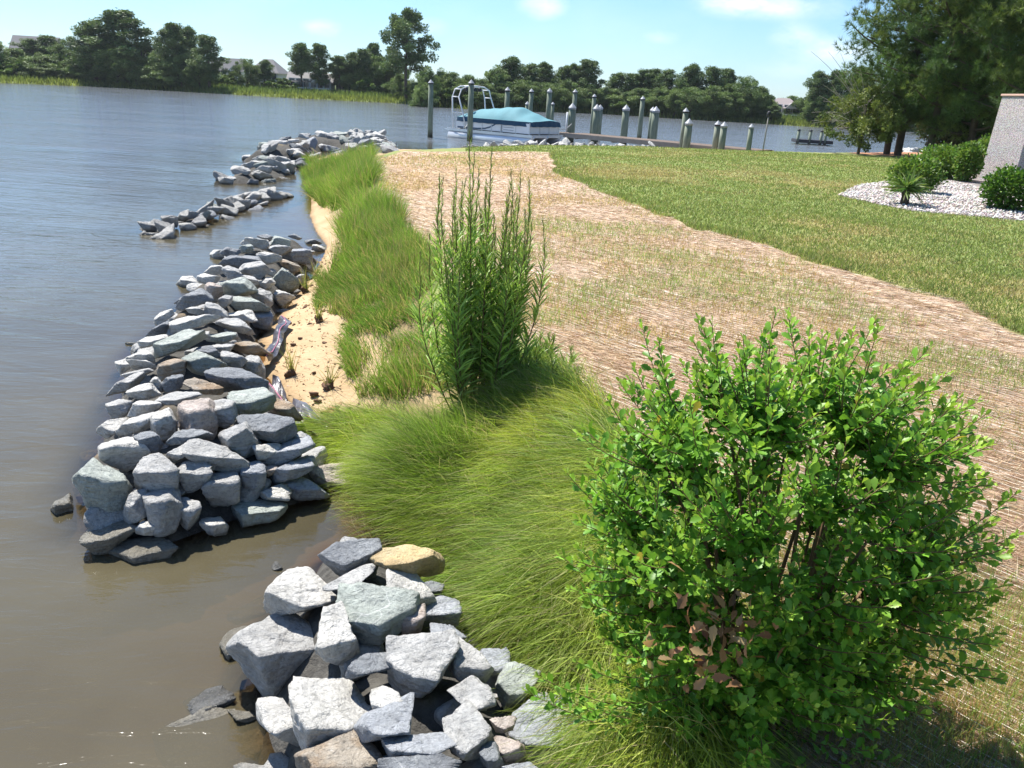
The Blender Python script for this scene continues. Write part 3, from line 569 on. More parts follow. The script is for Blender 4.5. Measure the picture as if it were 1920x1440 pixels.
# labels of the remaining rocks of the middle pile from their look and their landmark neighbours
SHORT = [(PROCK[nA+i], s) for i, s in ((0, 'biggest corner boulder'), (1, 'rounded cream boulder'), (4, 'long lilac-grey slab'), (5, 'upright cracked slab'), (7, 'upright blocky rock'), (10, 'long greenish pool-edge rock'), (12, 'pointed triangular rock'), (17, 'dark-fronted broad rock'),
         (19, 'rough pinkish boulder'), (30, 'greenish boulder by the fabric'), (31, 'tan flat-topped slab'), (38, 'black-faced slab'), (53, 'longest flat slab'), (54, 'big white flat boulder'), (59, 'dark peaked rock'), (61, 'small pink-tinted rock'), (62, 'boxy greenish boulder'), (67, 'block behind the upper fabric'), (70, 'muddy-ended rock'), (78, 'long dark far-end rock'), (84, 'broad flat blue-grey rock'), (85, 'pale rock at the sandy tip'))]
used = set()
def auto_label(c, size, tone, what='rock'):
    sz = 'small' if size < .16 else ('medium' if size < .24 else 'large'); cand = sorted(SHORT, key=lambda q: np.hypot(*(q[0][1]-c)))
    for q, nm in cand[:7]:
        d = c-q[1]; ang = math.degrees(math.atan2(-d[1], d[0])) % 360
        w = ['right of', 'above and right of', 'above', 'above and left of', 'left of', 'below and left of', 'below', 'below and right of'][int((ang+22.5)//45) % 8]
        near = 'just ' if np.hypot(*d) < 60 else 'well '
        for s in (f'{sz} {TONE[tone]} {what} {near if k else ""}{w} the {nm}' for k in (0, 1)):
            if s not in used: used.add(s); return s
    return s
for r in PROCK[nA:]:
    if r[4] is None: r[0]['label'] = auto_label(r[1], r[2], r[3])
# shared shapes for the rest
def proto(seed, lvl=4):
    rs = np.random.RandomState(seed); ax = [np.array(v, float) for v in ((1, 0, 0), (0, 1, 0), (0, 0, 1))]; semi = [1., rs.uniform(.6, .85), rs.uniform(.45, .7)]
    pl = rndplanes(rs, semi, ax, 13)+[(np.array([rs.normal()*.15, rs.normal()*.15, 1]), semi[2]*.7)]
    V, Fc = rock_shape(lvl, [x*1.1 for x in semi], ax, pl, seed, amp=.09); return V, Fc
PV = [proto(900+i) for i in range(9)]; PM = {}
def pmesh(i, t):
    if (i, t) not in PM:
        me = npmesh('riprap_rock', PV[i][0], [PV[i][1]]); me.materials.append(ROCK[t]); me.polygons.foreach_set('use_smooth', np.ones(len(me.polygons), bool)); PM[(i, t)] = me
    return PM[(i, t)]
rr = random.Random(5)
def put_rock(x, y, z, s, label, group, tones='gggppnbd', tilt=.45):
    k_ = rr.randrange(9)
    if group == 'RUB': RUB.append((k_, (x, y, z), s, rr.uniform(0, 6.28))); return None
    t_ = rr.choice(tones); me = pmesh(k_, t_); o = bpy.data.objects.new('riprap_rock', me); COL.objects.link(o); o.location = (x, y, z)
    o.rotation_euler = (rr.uniform(-tilt, tilt), rr.uniform(-tilt, tilt), rr.uniform(0, 6.28)); o.scale = (s*rr.uniform(.85, 1.2), s*rr.uniform(.8, 1.1), s*rr.uniform(.8, 1.15)); tag(o, label, 'rock', group); REST.append((o, t_, s)); return o
REST = []
def fill(L, n, s0, s1, label, group, sink=.35, avoid=None, tones='gggppnbd', exc=.82, relax=True):
    L_ = np.array(L); lo = L_.min(0); hi = L_.max(0); got = []; tries = 0; sp = (s0+s1)/2*exc
    while len(got) < n and tries < 60000:
        tries += 1; p = np.array([rr.uniform(lo[0], hi[0]), rr.uniform(lo[1], hi[1])])
        if not inside(p[None], L)[0]: continue
        if avoid is not None and avoid(p): continue
        if any(np.hypot(*(p-q)) < sp*1.6 for q in got):
            if tries % 900 == 0: sp *= .93
            continue
        got.append(p)
    for p in got:
        s = rr.uniform(s0, s1); z = max(float(pile_h(p[None])[0]), -.15)
        put_rock(p[0], p[1], z-s*sink+.02, s, label, group, tones)
RUB = []
fill(pB, 60, .15, .22, 'dull rock of the lower layer, glimpsed in the gaps of the middle pile', 'RUB', 1.25, tones='gdb')
fill(pE, 60, .2, .36, '', 'RUB', .5)
fill(pC, 30, .14, .22, '', 'RUB', .9)
fill(pD, 20, .16, .24, '', 'RUB', .9)
fill(pA, 36, .13, .2, 'dull rock of the lower layer, glimpsed in the gaps of the nearest pile', 'RUB', 1.25, tones='gdb')
def rubble():
    V = []; Fc = []; n = 0
    for k, p, s_, a in RUB:
        v = PV[k][0]*s_; c, sn = math.cos(a), math.sin(a); V.append(np.c_[v[:, 0]*c-v[:, 1]*sn+p[0], v[:, 0]*sn+v[:, 1]*c+p[1], v[:, 2]+p[2]]); Fc.append(PV[k][1]+n); n += len(v)
    tag(link('riprap_rubble', npmesh('riprap_rubble', np.concatenate(V), [np.concatenate(Fc)]), ROCK['g']), 'smaller rocks filling the gaps deep in the rock piles', 'rubble', kind='stuff')
rubble()
def place_labels(place, ends):
    R_ = sorted(REST, key=lambda r: proj(r[0].location)[0]); n = len(R_); X = [proj(r[0].location) for r in R_]; seen = {}
    for i, (o, t, s_) in enumerate(R_):
        nb = [X[j][1] for j in range(max(0, i-4), min(n, i+5))]; row = 'back' if X[i][1] < np.median(nb)-2 else ('front' if X[i][1] > np.median(nb)+2 else 'middle')
        part = ends[min(len(ends)-1, i*len(ends)//n)]; sh = 'small' if s_ < np.percentile([r[2] for r in REST], 35) else ('big' if s_ > np.percentile([r[2] for r in REST], 70) else 'middling')
        seen.setdefault(f'{sh} {TONE[t]} rock, {row} row, {part} of {place}', []).append(o)
    for lb, os_ in seen.items():
        nm = {1: ('',), 2: ('left-hand ', 'right-hand '), 3: ('left-hand ', 'central ', 'right-hand '), 4: ('leftmost ', 'second-left ', 'second-right ', 'rightmost ')}.get(len(os_))
        for i, o in enumerate(os_): o['label'] = (nm[i] if nm else '')+lb
    REST.clear()
REST.clear()
fill(pC, 60, .17, .31, 'grey angular rock of the narrow third rock strip in the water', 'rocks of the third rock strip', tones='gppnbp', sink=.2)
place_labels('the third rock strip', ('the left tip', 'the left part', 'the middle', 'the right part', 'the pool end'))
fill(pD, 34, .22, .38, 'grey rock of the short spur jutting left from the far pile', 'rocks of the short spur', tones='gppndp')
place_labels('the short rock spur', ('the water tip', 'the left half', 'the right half', 'the grass end'))
fill(pE, 62, .26, .46, 'grey rock of the farthest curved pile behind the green grass', 'rocks of the farthest pile', tones='gppnbpd')
place_labels('the farthest curved rock pile', ('the left bend', 'the left part', 'the left centre', 'the centre', 'the right centre', 'the right part', 'the right tip'))
#@@PART2
# ------------------------------------------------------------------ blades
def ribbons(name, root, d0, L, Wd, col, bend, mat, K=4, parent=None, tip=None, curve=1.4):
    n = len(root); root = np.asarray(root, float); d0 = d0/np.linalg.norm(d0, axis=1)[:, None]
    sd_ = np.cross(d0, RS.normal(size=(n, 3))*[1, 1, .3]); sd_ /= np.linalg.norm(sd_, axis=1)[:, None]+1e-9
    V = np.zeros((n, 2*K+1, 3)); C = np.zeros((n, 2*K+1, 3)); p = root.copy(); tip = col if tip is None else tip
    for k in range(K+1):
        t = k/K; w = (Wd*(1-t)**.7/2)[:, None]
        c = col*(1-t)+tip*t
        if k < K: V[:, 2*k] = p-sd_*w; V[:, 2*k+1] = p+sd_*w; C[:, 2*k] = c; C[:, 2*k+1] = c
        else: V[:, 2*K] = p; C[:, 2*K] = c
        d = d0+bend*((k+.5)/K)**curve; d /= np.linalg.norm(d, axis=1)[:, None]; p = p+d*(L/K)[:, None]
    b = (np.arange(n)*(2*K+1))[:, None]; q = []
    for k in range(K-1): q.append(b+np.array([[2*k, 2*k+1, 2*k+3, 2*k+2]]))
    t3 = b+np.array([[2*K-2, 2*K-1, 2*K]])
    me = npmesh(name, V.reshape(-1, 3), [np.concatenate(q)] if q and K > 1 else [], col=C.reshape(-1, 3)) if False else npmesh(name, V.reshape(-1, 3), ([np.concatenate(q)] if K > 1 else [])+[t3], col=C.reshape(-1, 3))
    return link(name, me, mat, parent, smooth=False)
def pick(cols, n, jit=.18):
    c = np.array(cols)[RS.randint(0, len(cols), n)]; return np.clip(c*(1+jit*RS.normal(size=(n, 1)))*(1+.06*RS.normal(size=(n, 3))), .005, .9)
def scatter(L, n, rmin=0, dens=None):
    L = np.array([p[:2] for p in L]); lo = L.min(0); hi = L.max(0); out = np.zeros((0, 2))
    while len(out) < n:
        P = lo+(hi-lo)*RS.rand(n*3, 2); P = P[inside(P, L)]
        if dens is not None: P = P[RS.rand(len(P)) < dens(P)]
        out = np.r_[out, P]
    return out[:n]
def P3(P, dz=0): return np.c_[P, height(P)+dz]
# -- salt meadow grass hanging over the bank
def shore_grass():
    n = 72000; nt = 330; TC = scatter(SG, nt); TC = TC[sdist(TC, SG)+.12*fbm(TC, 3., 3, 37) > .02]; nt = len(TC); ti = RS.randint(0, nt, n); tr_ = RS.uniform(.05, .12, nt)
    off = RS.normal(size=(n, 2))*tr_[ti][:, None]*.75; P = TC[ti]+off; bgm = RS.rand(n) < .22; P[bgm] = scatter(SG, int(bgm.sum())); ok = sdist(P, SG) > -.02; P = P[ok]; ti = ti[ok]; off = off[ok]; bgm = bgm[ok]; n = len(P); x, y = P.T
    tang = RS.normal(size=nt)*.42; tton = RS.normal(size=nt); tlen = RS.uniform(.75, 1.25, nt); tup = RS.rand(nt)
    top = at(1040, 880, .7)[:2]; k = sstep(4.9, 3.4, y)                      # lower part hangs towards the viewer's side
    comb = np.c_[-1.0+.35*k, -.12-1.25*k, np.zeros(n)]; fl = fbm(P, 1.6, 3, 31); fl2 = fbm(P, 4.5, 2, 33)
    fl3 = fbm(P, 9, 2, 35); a = fl*.75+fl2*.3+.2*fl3+tang[ti]+.20*RS.normal(size=n); ca, sa = np.cos(a), np.sin(a); comb = np.c_[comb[:, 0]*ca-comb[:, 1]*sa, comb[:, 0]*sa+comb[:, 1]*ca, np.zeros(n)]
    comb /= np.linalg.norm(comb, axis=1)[:, None]; comb[:, :2] += off/.10*.55*(~bgm)[:, None]
    tc = at(850, 850, .5)[:2]; tus = np.exp(-((x-tc[0])**2+(y-tc[1])**2)/.30**2)  # the upright green tussock
    tus2 = np.exp(-((x-at(990, 750, .7)[0])**2+(y-at(990, 750, .7)[1])**2)/.25**2)*.8
    u = np.clip(np.maximum(tus, tus2)+.45*(tup[ti]-.35), 0, 1); d0 = comb*(.75*(1-u)+.15)[:, None]+np.array([0, 0, 1.])*(.55+.6*u)[:, None]+.24*RS.normal(size=(n, 3))*(1+1.3*(RS.rand(n, 1) < .1))
    bend = comb*(1.5-1.1*u)[:, None]+np.array([0, 0, -1.])*(1.15-.55*u)[:, None]+.2*RS.normal(size=(n, 3))
    edge = sstep(.0, .45, dist_poly(P, SG, True)); L = (.27+.17*RS.rand(n))*(1+.15*u+.35*tus)*tlen[ti]
    yel = np.array([.68, .74, .06]); gr = np.array([.27, .44, .05]); blue = np.array([.28, .40, .14]); tan = np.array([.50, .42, .24])
    hh = sstep(.35, .75, height(P)); m_ = np.clip(.62+.6*fl+.3*tton[ti], 0, 1)*(.35+.65*hh)
    col = gr*(1-m_)[:, None]+yel*m_[:, None]; col = col*(1-.35*k)[:, None]+blue*(.35*k)[:, None]; col = col*(1-.8*u)[:, None]+np.array([.08, .22, .02])*(.92*u)[:, None]
    dry = RS.rand(n) < .09; col[dry] = tan; lt = RS.rand(n) < .12; col[lt] = col[lt]*.5+np.array([.34, .36, .14]); col *= (1+.32*RS.normal(size=(n, 1))); tipc = col*.75+np.where(RS.rand(n, 1) < .35, 1, .3)*tan*.25
    z = height(P)+.02
    tag(ribbons('marsh_grass', np.c_[P, z], d0, L, RS.uniform(.0035, .0065, n), np.clip(col, .01, .8), bend, GRASS, 5, tip=np.clip(tipc, .01, .8)), kind='stuff')
    m2 = 1500; P = scatter(SG, m2); tag(ribbons('rush_stems', P3(P, .12), np.c_[-.35+.3*RS.normal(size=m2), -.2+.3*RS.normal(size=m2), np.ones(m2)], RS.uniform(.2, .42, m2), np.full(m2, .0042), pick([(.36, .44, .12), (.28, .40, .10), (.5, .44, .22)], m2), np.c_[-.4+.3*RS.normal(size=m2), -.3+.2*RS.normal(size=m2), -.3*np.ones(m2)], GRASS, 4), kind='stuff')
    # dry straw tangle at the pool edge
    n = 1500; P = scatter([at(*p)[:2] for p in ((650, 880, .1), (720, 920, .2), (760, 1000, .2), (700, 1005, .1), (670, 940, .1))], n); d0 = RS.normal(size=(n, 3))*[1, 1, .6]+[-.5, -.3, .5]
    tag(ribbons('dry_grass', P3(P, .05), d0, .15+.2*RS.rand(n), np.full(n, .004), pick([(.45, .35, .22), (.5, .42, .3), (.33, .22, .12)], n), RS.normal(size=(n, 3))*.8-[0, 0, .8], GRASS, 4), kind='stuff')
shore_grass()
# -- upright green grass of the strip between the beach and the straw
SB_ = [at(*p)[:2] for p in ((574, 296, .15), (640, 284, .6), (700, 286, .75), (694, 330, .7), (708, 380, .7), (770, 450, .7), (830, 530, .7), (870, 600, .7), (880, 690, .6), (760, 715, .45), (660, 712, .35), (640, 640, .3), (655, 600, .35), (590, 565, .25), (600, 525, .2), (650, 480, .2), (634, 432, .12), (618, 408, .1), (588, 372, .08), (568, 335, .05))]
def strip_grass():
    n = 62000; P = scatter(SB_, n, dens=lambda P: np.clip(.62+1.1*fbm(P, 1.1, 3, 41)+.7*noise(P, 4.5, 42), .04, 1)*np.clip(16/np.hypot(*P.T)**1.1, .25, 1)); P = P[sdist(P, SB_)+.35*fbm(P, 1.6, 3, 48)*np.clip(np.hypot(*P.T)/10, .5, 1.3) > -.05]; n = len(P); r = np.hypot(*P.T); fl = fbm(P, .7, 3, 43); fl2 = fbm(P, 2.5, 2, 47)
    far = sstep(9.5, 14, r); L = (.20+.16*RS.rand(n))*(.8+.7*far)*(1+.5*fl+.3*fl2)
    d0 = np.c_[-.12+.5*fl2, .4*fl, np.ones(n)]+.28*RS.normal(size=(n, 3)); bend = np.c_[-.5+.9*fl, -.35+.8*fl2, -.25*np.ones(n)]+.35*RS.normal(size=(n, 3))
    g1 = np.array([.13, .27, .04]); g2 = np.array([.23, .37, .06]); tan = np.array([.46, .37, .18]); m_ = np.clip(.5+fl+.4*fl2, 0, 1)[:, None]; col = g1*(1-m_)+g2*m_
    dr = (RS.rand(n) < .2+.25*(1-far)*np.clip(fl2+.3, 0, 1)); col[dr] = tan; col *= 1+.2*RS.normal(size=(n, 1))
    tag(ribbons('shore_grass', P3(P), d0, L, .0045+.00035*r, np.clip(col, .01, .8), bend, GRASS, 3), kind='stuff')
strip_grass()
# -- lawn
def polar_scatter(n, r0, r1, a0, a1, test, pw=.5):
    out = np.zeros((0, 2))
    while len(out) < n:
        r = r0*(r1/r0)**(RS.rand(n*2)**pw*1.); a = np.radians(RS.uniform(a0, a1, n*2)); P = np.c_[r*np.sin(a), r*np.cos(a)]; out = np.r_[out, P[test(P)]]
    return out[:n]
def is_lawn(P):
    w = fbm(P, 1.1, 4, 21)*.12; return (sdist(P, STRAW)+w < .02) & (sdist(P, GRAVEL) < 0) & (sdist(P, MULCH) < 0) & inside(P, TL + [np.array([300., 80.]), np.array([300., -10.])])
def lawn():
    n = 190000; P = polar_scatter(n, 6.5, 42, -4, 44, is_lawn, .8); r = np.hypot(*P.T); fl = fbm(P, .35, 4, 51); fl2 = fbm(P, 1.4, 3, 53); ed = -sdist(P, STRAW)
    L = (.04+.035*RS.rand(n))*(1+1.3*np.exp(-np.clip(ed, 0, 9)/.35)*(.6+fl2)); d0 = np.c_[.5*RS.normal(size=(n, 2)), np.ones(n)]
    dry = np.clip((fl*.7+fl2*.5+1.3*blobs(P, DRY)-.25)*1.6, 0, 1)*np.clip(ed*1.2-.4, 0, 1); g = pick([(.21, .28, .075), (.25, .31, .09), (.29, .33, .12), (.18, .25, .07)], n); t = pick([(.42, .34, .17), (.34, .31, .12), (.48, .40, .23)], n)
    k = (RS.rand(n) < dry*.8+.12)[:, None]; col = np.where(k, t, g)
    tag(ribbons('lawn_grass', P3(P), d0, L*.85, .0045+.0007*r, col, .4*RS.normal(size=(n, 3)), GRASS, 1), kind='stuff')
lawn()
# -- straw stalks of the erosion blanket and seedlings coming through
def straw():
    n = 120000; P = polar_scatter(n, 1.7, 30, -14, 50, lambda P: sdist(P, STRAW)+.1*fbm(P, 3, 2, 5) > -.02, 1.); r = np.hypot(*P.T)
    a = rad(STRAW_A)+.24*RS.normal(size=n); a[RS.rand(n) < .13] += 1.5; d0 = np.c_[np.cos(a), np.sin(a), .10*RS.normal(size=n)+.04]
    col = pick([(.60, .45, .30), (.50, .36, .23), (.76, .66, .52), (.36, .23, .14), (.56, .41, .27), (.44, .29, .18)], n, .12)
    tag(ribbons('straw_mulch', P3(P, .006), d0, .07+.13*RS.rand(n), .0018+.0003*r, col, np.c_[.3*RS.normal(size=(n, 2)), -.06*np.ones(n)], STRAWM, 2), kind='stuff')
    n = 48000; dn = lambda P: np.clip((fbm(P*np.array([[1.3, .6]]), .55, 4, 61)*.5+1.1*blobs(P, GROW)-.22)*1.8, .02, 1)
    P = polar_scatter(n, 2.2, 32, -14, 46, lambda P: (sdist(P, STRAW) > 0) & (RS.rand(len(P)) < dn(P)), 1.); r = np.hypot(*P.T); fl = fbm(P, .5, 3, 67)
    br = pick([(.50, .35, .12), (.55, .42, .18), (.42, .35, .11)], n); gr = pick([(.26, .38, .08), (.32, .42, .12)], n); gb = blobs(P, GROW[:6]+GROW[10:13]); col = np.where((fl*.7+1.3*gb+.25*RS.normal(size=n) > .25)[:, None], gr, br)
    tag(ribbons('seedling_grass', P3(P), np.c_[.35*RS.normal(size=(n, 2)), np.ones(n)], .035+.07*RS.rand(n), .0018+.00042*r, col, .5*RS.normal(size=(n, 3)), GRASS, 2), kind='stuff')
straw()
def netting():
    d = np.array([math.cos(rad(STRAW_A)), math.sin(rad(STRAW_A))]); nrm = np.array([-d[1], d[0]]); V = []; Q = []; c0 = at(1350, 620, .8)[:2]
    for k in range(-150, 190):
        t = np.arange(-14, 14, .22); P = c0+t[:, None]*d+(k*.062)*nrm+nrm*(.012*noise(np.c_[t*1.3, np.full(len(t), k*3.1)], 1., 3)+.03*noise(np.c_[t*.25, np.full(len(t), k*.02)], 1., 4))[:, None]
        ok = (sdist(P, STRAW) > .02) & (noise(np.c_[t*.7, np.full(len(t), k*.7)], 1., 8) > -.35) & (np.hypot(*P.T) < 15) & (P[:, 1] > 1.2); z = height(P)+.014
        for i in range(len(t)-1):
            if ok[i] and ok[i+1]:
                b = len(V); w = nrm*.0017; V += [(*(P[i]-w), z[i]), (*(P[i]+w), z[i]), (*(P[i+1]+w), z[i+1]), (*(P[i+1]-w), z[i+1])]; Q.append((b, b+1, b+2, b+3))
    V = np.array(V); tag(link('straw_netting', npmesh('straw_netting', V, [np.array(Q)], col=np.tile((.80, .74, .64), (len(V), 1))), STRAWM, smooth=False), kind='stuff')
netting()
# ------------------------------------------------------------------ leaves
LEAFV = np.array([(0, 0, 0), (.22, .06, .02), (.42, .20, .035), (.50, .16, .03), (.62, .27, .04), (.70, .2, .03), (.80, .22, .03), (.9, .1, .01), (1., 0, -.03), (.5, 0, -.02), (.75, 0, -.03), (.25, 0, 0)])  # half outline + midrib
def leaf_template(kind):
    if kind == 'toothed':
        up = [(.0, .02), (.25, .07), (.42, .19), (.50, .16), (.62, .27), (.69, .20), (.80, .22), (.88, .11)]
    elif kind == 'lance':
        up = [(.0, .012), (.2, .032), (.45, .046), (.75, .028)]
    elif kind == 'strap':
        up = [(.0, .03), (.3, .04), (.6, .035), (.85, .02)]
    else:
        up = [(.0, .02), (.25, .2), (.5, .3), (.8, .2)]
    n = len(up); V = []; 
    for x, y in up: V += [(x, y, abs(y)*.28), (x, 0, 0), (x, -y, abs(y)*.28)]
    V.append((1, 0, -.03)); V = np.array(V); Q = []
    for k in range(n-1): b = 3*k; Q += [(b, b+1, b+4, b+3), (b+1, b+2, b+5, b+4)]
    b = 3*(n-1); T = [(b, b+1, 3*n), (b+1, b+2, 3*n)]
    V[:, 2] -= .12*V[:, 0]**2; return V, np.array(Q), np.array(T)
def leaves(name, pos, dirs, size, col, kind, mat, parent=None, up=None, droop=0.):
    V, Q, T = leaf_template(kind); n = len(pos); d = dirs/np.linalg.norm(dirs, axis=1)[:, None]
    nrm = np.array([0, 0, 1.])+.55*RS.normal(size=(n, 3)) if up is None else up
    s = np.cross(nrm, d); s /= np.linalg.norm(s, axis=1)[:, None]+1e-9; u = np.cross(d, s)
    Vz = V.copy(); Vz[:, 2] -= droop*V[:, 0]**2
    X = pos[:, None]+size[:, None, None]*(Vz[None, :, 0:1]*d[:, None]+Vz[None, :, 1:2]*s[:, None]+Vz[None, :, 2:3]*u[:, None])
    b = (np.arange(n)*len(V))[:, None, None]; me = npmesh(name, X.reshape(-1, 3), [(b+Q[None]).reshape(-1, 4), (b+T[None]).reshape(-1, 3)], col=np.repeat(col, len(V), 0))
    return link(name, me, mat, parent, smooth=True)
def curve(a, b, sag=.15, n=8, k=None):
    a = np.array(a); b = np.array(b); t = np.linspace(0, 1, n)[:, None]; mid = (a+b)/2+np.array([0, 0, 1])*sag*np.linalg.norm(b-a)*(k or -1.)
    return (1-t)**2*a+2*t*(1-t)*mid+t**2*b
# -- the big leafy shrub in front
def big_bush():
    rs = RS; C0 = np.array([0, 0, H])+ray(1445, 1010)*2.62; base = np.array([C0[0]+.03, C0[1]-.06, hz(C0[0], C0[1])]); 
    root = empty('leafy_shrub', base, 0, 'big bright green toothed-leaf shrub at the right front, beside the hanging grass', 'shrub')
    semi = np.array([.66, .53, .69]); mains = []
    st = MB()
    for i in range(34):
        v = rs.normal(size=3); v[2] = abs(v[2])*.9-.15; v /= np.linalg.norm(v); e = C0+v*semi*.62; b = base+np.array([rs.uniform(-.10, .10), rs.uniform(-.08, .08), -.03]); c = curve(b, e, .12, 9, -.6 if v[2] < .2 else .5*rs.rand()); mains.append(c); st.tube(c-base, np.linspace(.0095, .004, 9), 6, False)
    MP = np.concatenate(mains); tips = []
    n = 1200
    while len(tips) < n:
        v = rs.normal(size=3); v /= np.linalg.norm(v); r = rs.uniform(.35, 1.0)**.5*(1+.09*rs.normal()); r = min(r, 1.12); v = v/(np.sum(np.abs(v)**3.0)**(1/3.0)); p = C0+v*semi*r*np.array([.95, .95, .98])
        dq = proj(p)
        if (dq[0]-1335)**2+(dq[1]-1185)**2 < 30**2 and p[1] < C0[1]: continue
        lob = noise(np.array([v*2.1]), 1., 77)[0]
        if lob < -.42 and r > .8: continue
        if p[2] < base[2]+.04: continue
        tips.append(p)
    for px, py, dp in ((985, 1295, 2.75), (1010, 1270, 2.75), (1045, 1300, 2.72), (1080, 1240, 2.7), (1480, 600, 2.72), (1575, 625, 2.75), (1300, 640, 2.7), (1430, 625, 2.7), (1855, 905, 2.7), (1815, 760, 2.75), (1835, 1140, 2.6), (1800, 1090, 2.55), (1700, 700, 2.75), (1560, 650, 2.7), (1100, 900, 2.7), (1830, 880, 2.7), (1090, 800, 2.75)):
        tips.append(np.array([0, 0, H])+ray(px, py)*dp)
    LP = []; LD = []; LS = []; LC = []
    for p in tips:
        d = MP-p; q = MP[np.argmin(np.linalg.norm(d, axis=1)+np.maximum(0, (MP[:, 2]-p[2]+.1))*1.2)]; ln = np.linalg.norm(p-q)
        if ln > .42: q = p+(q-p)*1.0
        c = curve(q, p, .18, 7, -1); st.tube(c-base, np.linspace(.0032, .0012, 7), 4, False)
        tot = max(ln, .08); out = (p-C0)/semi; out /= np.linalg.norm(out)+1e-6; m_ = int(9+tot*60); ph = rs.rand()*6
        for k in range(m_):
            t = 1-(k/m_)**1.1*min(1, .30/tot+.45); f = t*6; i = min(int(f), 5); x = c[i]+(c[i+1]-c[i])*(f-i); ax = c[i+1]-c[i]; ax /= np.linalg.norm(ax)+1e-9
            ax = ax+np.array([0, 0, .45]); ax /= np.linalg.norm(ax); a = ph+k*2.4; s = np.cross(ax, [.3, .2, 1]); s /= np.linalg.norm(s); u = np.cross(ax, s)
            w = math.cos(a)*s+math.sin(a)*u; op = .35+.9*min(1, (k/m_)*2.2); LP.append(x); LD.append(ax*(1.15-.45*op)+w*op); LS.append((.018+.025*min(1, (k+1)/5))*rs.uniform(.8, 1.2)); y = max(0, 1-k/6.)
            LC.append(np.array([.145, .32, .032])*(1-y)+np.array([.36, .52, .07])*y)
    LP = np.array(LP); nL = len(LP); col = np.array(LC)*(1+.18*rs.normal(size=(nL, 1))); old = rs.rand(nL) < .006; col[old] = (.45, .36, .06)
    leaves('foliage', LP-base, np.array(LD), np.array(LS), np.clip(col, .01, .8), 'toothed', GLEAF, root); st.build('stem', TWIG, root, True)
    m_ = 90; q = np.array([0, 0, H])+ray(1340, 1185)*2.22+rs.normal(size=(m_, 3))*[.075, .05, .075]; leaves('withered_leaves', q-base, rs.normal(size=(m_, 3)), rs.uniform(.03, .06, m_), pick([(.34, .16, .08), (.44, .27, .13), (.22, .11, .05)], m_), 'toothed', LEAF, root)
    print('bush leaves', nL)
big_bush()
# -- the tall leafy stalks in the middle
def stalks(base, n, hlo, hhi, spread, rb, lean, label, name, seed, nl=135, dark=0., tmin=.2):
    rs = np.random.RandomState(seed); base = np.array(base); root = empty(name, base, 0, label, 'plant'); st = MB(); LP = []; LD = []; LS = []; LC = []; 
    for i in range(n):
        a = rs.uniform(0, 6.283); q = math.sqrt(rs.rand()); b = np.array([math.cos(a)*rb*q, math.sin(a)*rb*q, -.03]); h = rs.uniform(hlo, hhi)*(1.04-.34*q*rs.uniform(.5, 1)); tp = np.array([b[0]*spread+lean*h+rs.normal()*.055, b[1]*spread*.9+rs.normal()*.05, h]); c = curve(b, tp, .0, 12); c[:, :2] += (tp[:2]-b[:2])*(.32*np.sin(np.linspace(0, 1, 12)*3.14)**.8)[:, None]
        c[:, :2] += .012*np.cumsum(rs.normal(size=(12, 2)), 0)*np.linspace(0, 1, 12)[:, None]; st.tube(c, np.linspace(.007, .0022, 12), 5, False)
        for k in range(nl):
            t = tmin+(1-tmin)*(k/nl)**.85; f = t*11; j = min(int(f), 10); x = c[j]+(c[j+1]-c[j])*(f-j); a2 = rs.uniform(0, 6.283); w = np.array([math.cos(a2), math.sin(a2), 0])
            spike = sstep(.72, .82, t); dn = .85*(1-t)-.25 if t < .4 else -.75; L = .165*(1-t)**.5*rs.uniform(.7, 1.25)*(1-.45*spike)+.030
            up_ = .65+1.2*t+1.2*spike; LP.append(x); LD.append(w+np.array([0, 0, up_])); LS.append(L*1.1); y = max(0, .38-t)*2.2*(rs.rand() < .7)
            LC.append(np.array([.32, .48, .10])*(1-spike)*(1-y)*(1-dark)+np.array([.24, .34, .08])*spike+y*np.array([.36, .38, .09]))
    LP = np.array(LP); col = np.array(LC)*(1+.2*rs.normal(size=(len(LP), 1)))
    leaves('foliage', LP, np.array(LD), np.array(LS), np.clip(col, .01, .7), 'lance', GLEAF, root, droop=.18); st.build('stem', TWIG, root, True); return root
pb = at(893, 742, .62); ztop = aty(905, 285, 5.5)[2]
r_ = stalks((pb[0], pb[1], hz(pb[0], pb[1])), 46, (ztop-.50)*.84, (ztop-.50)*1.16, 3.6, .11, -.01, 'tall bushy clump of narrow-leaved green stalks with spiky tops, standing alone on the bank', 'tall_stalk_plant', 3)
m_ = 44; a_ = RS.uniform(0, 6.283, m_); leaves('basal_leaves', np.c_[.05*np.cos(a_), .05*np.sin(a_), RS.uniform(.03, .45, m_)], np.c_[np.cos(a_), np.sin(a_)-.3, RS.uniform(-.3, .6, m_)], RS.uniform(.22, .40, m_), pick([(.55, .55, .18), (.6, .56, .26), (.30, .40, .10)], m_), 'lance', LEAF, r_, droop=.6)
pb2 = at(985, 715, .68)
stalks((pb2[0], pb2[1], hz(pb2[0], pb2[1])), 26, .32, .52, 2.4, .16, .03, 'low dark green leafy clump at the right foot of the tall stalks', 'low_leafy_plant', 5, 60, .25, .02)
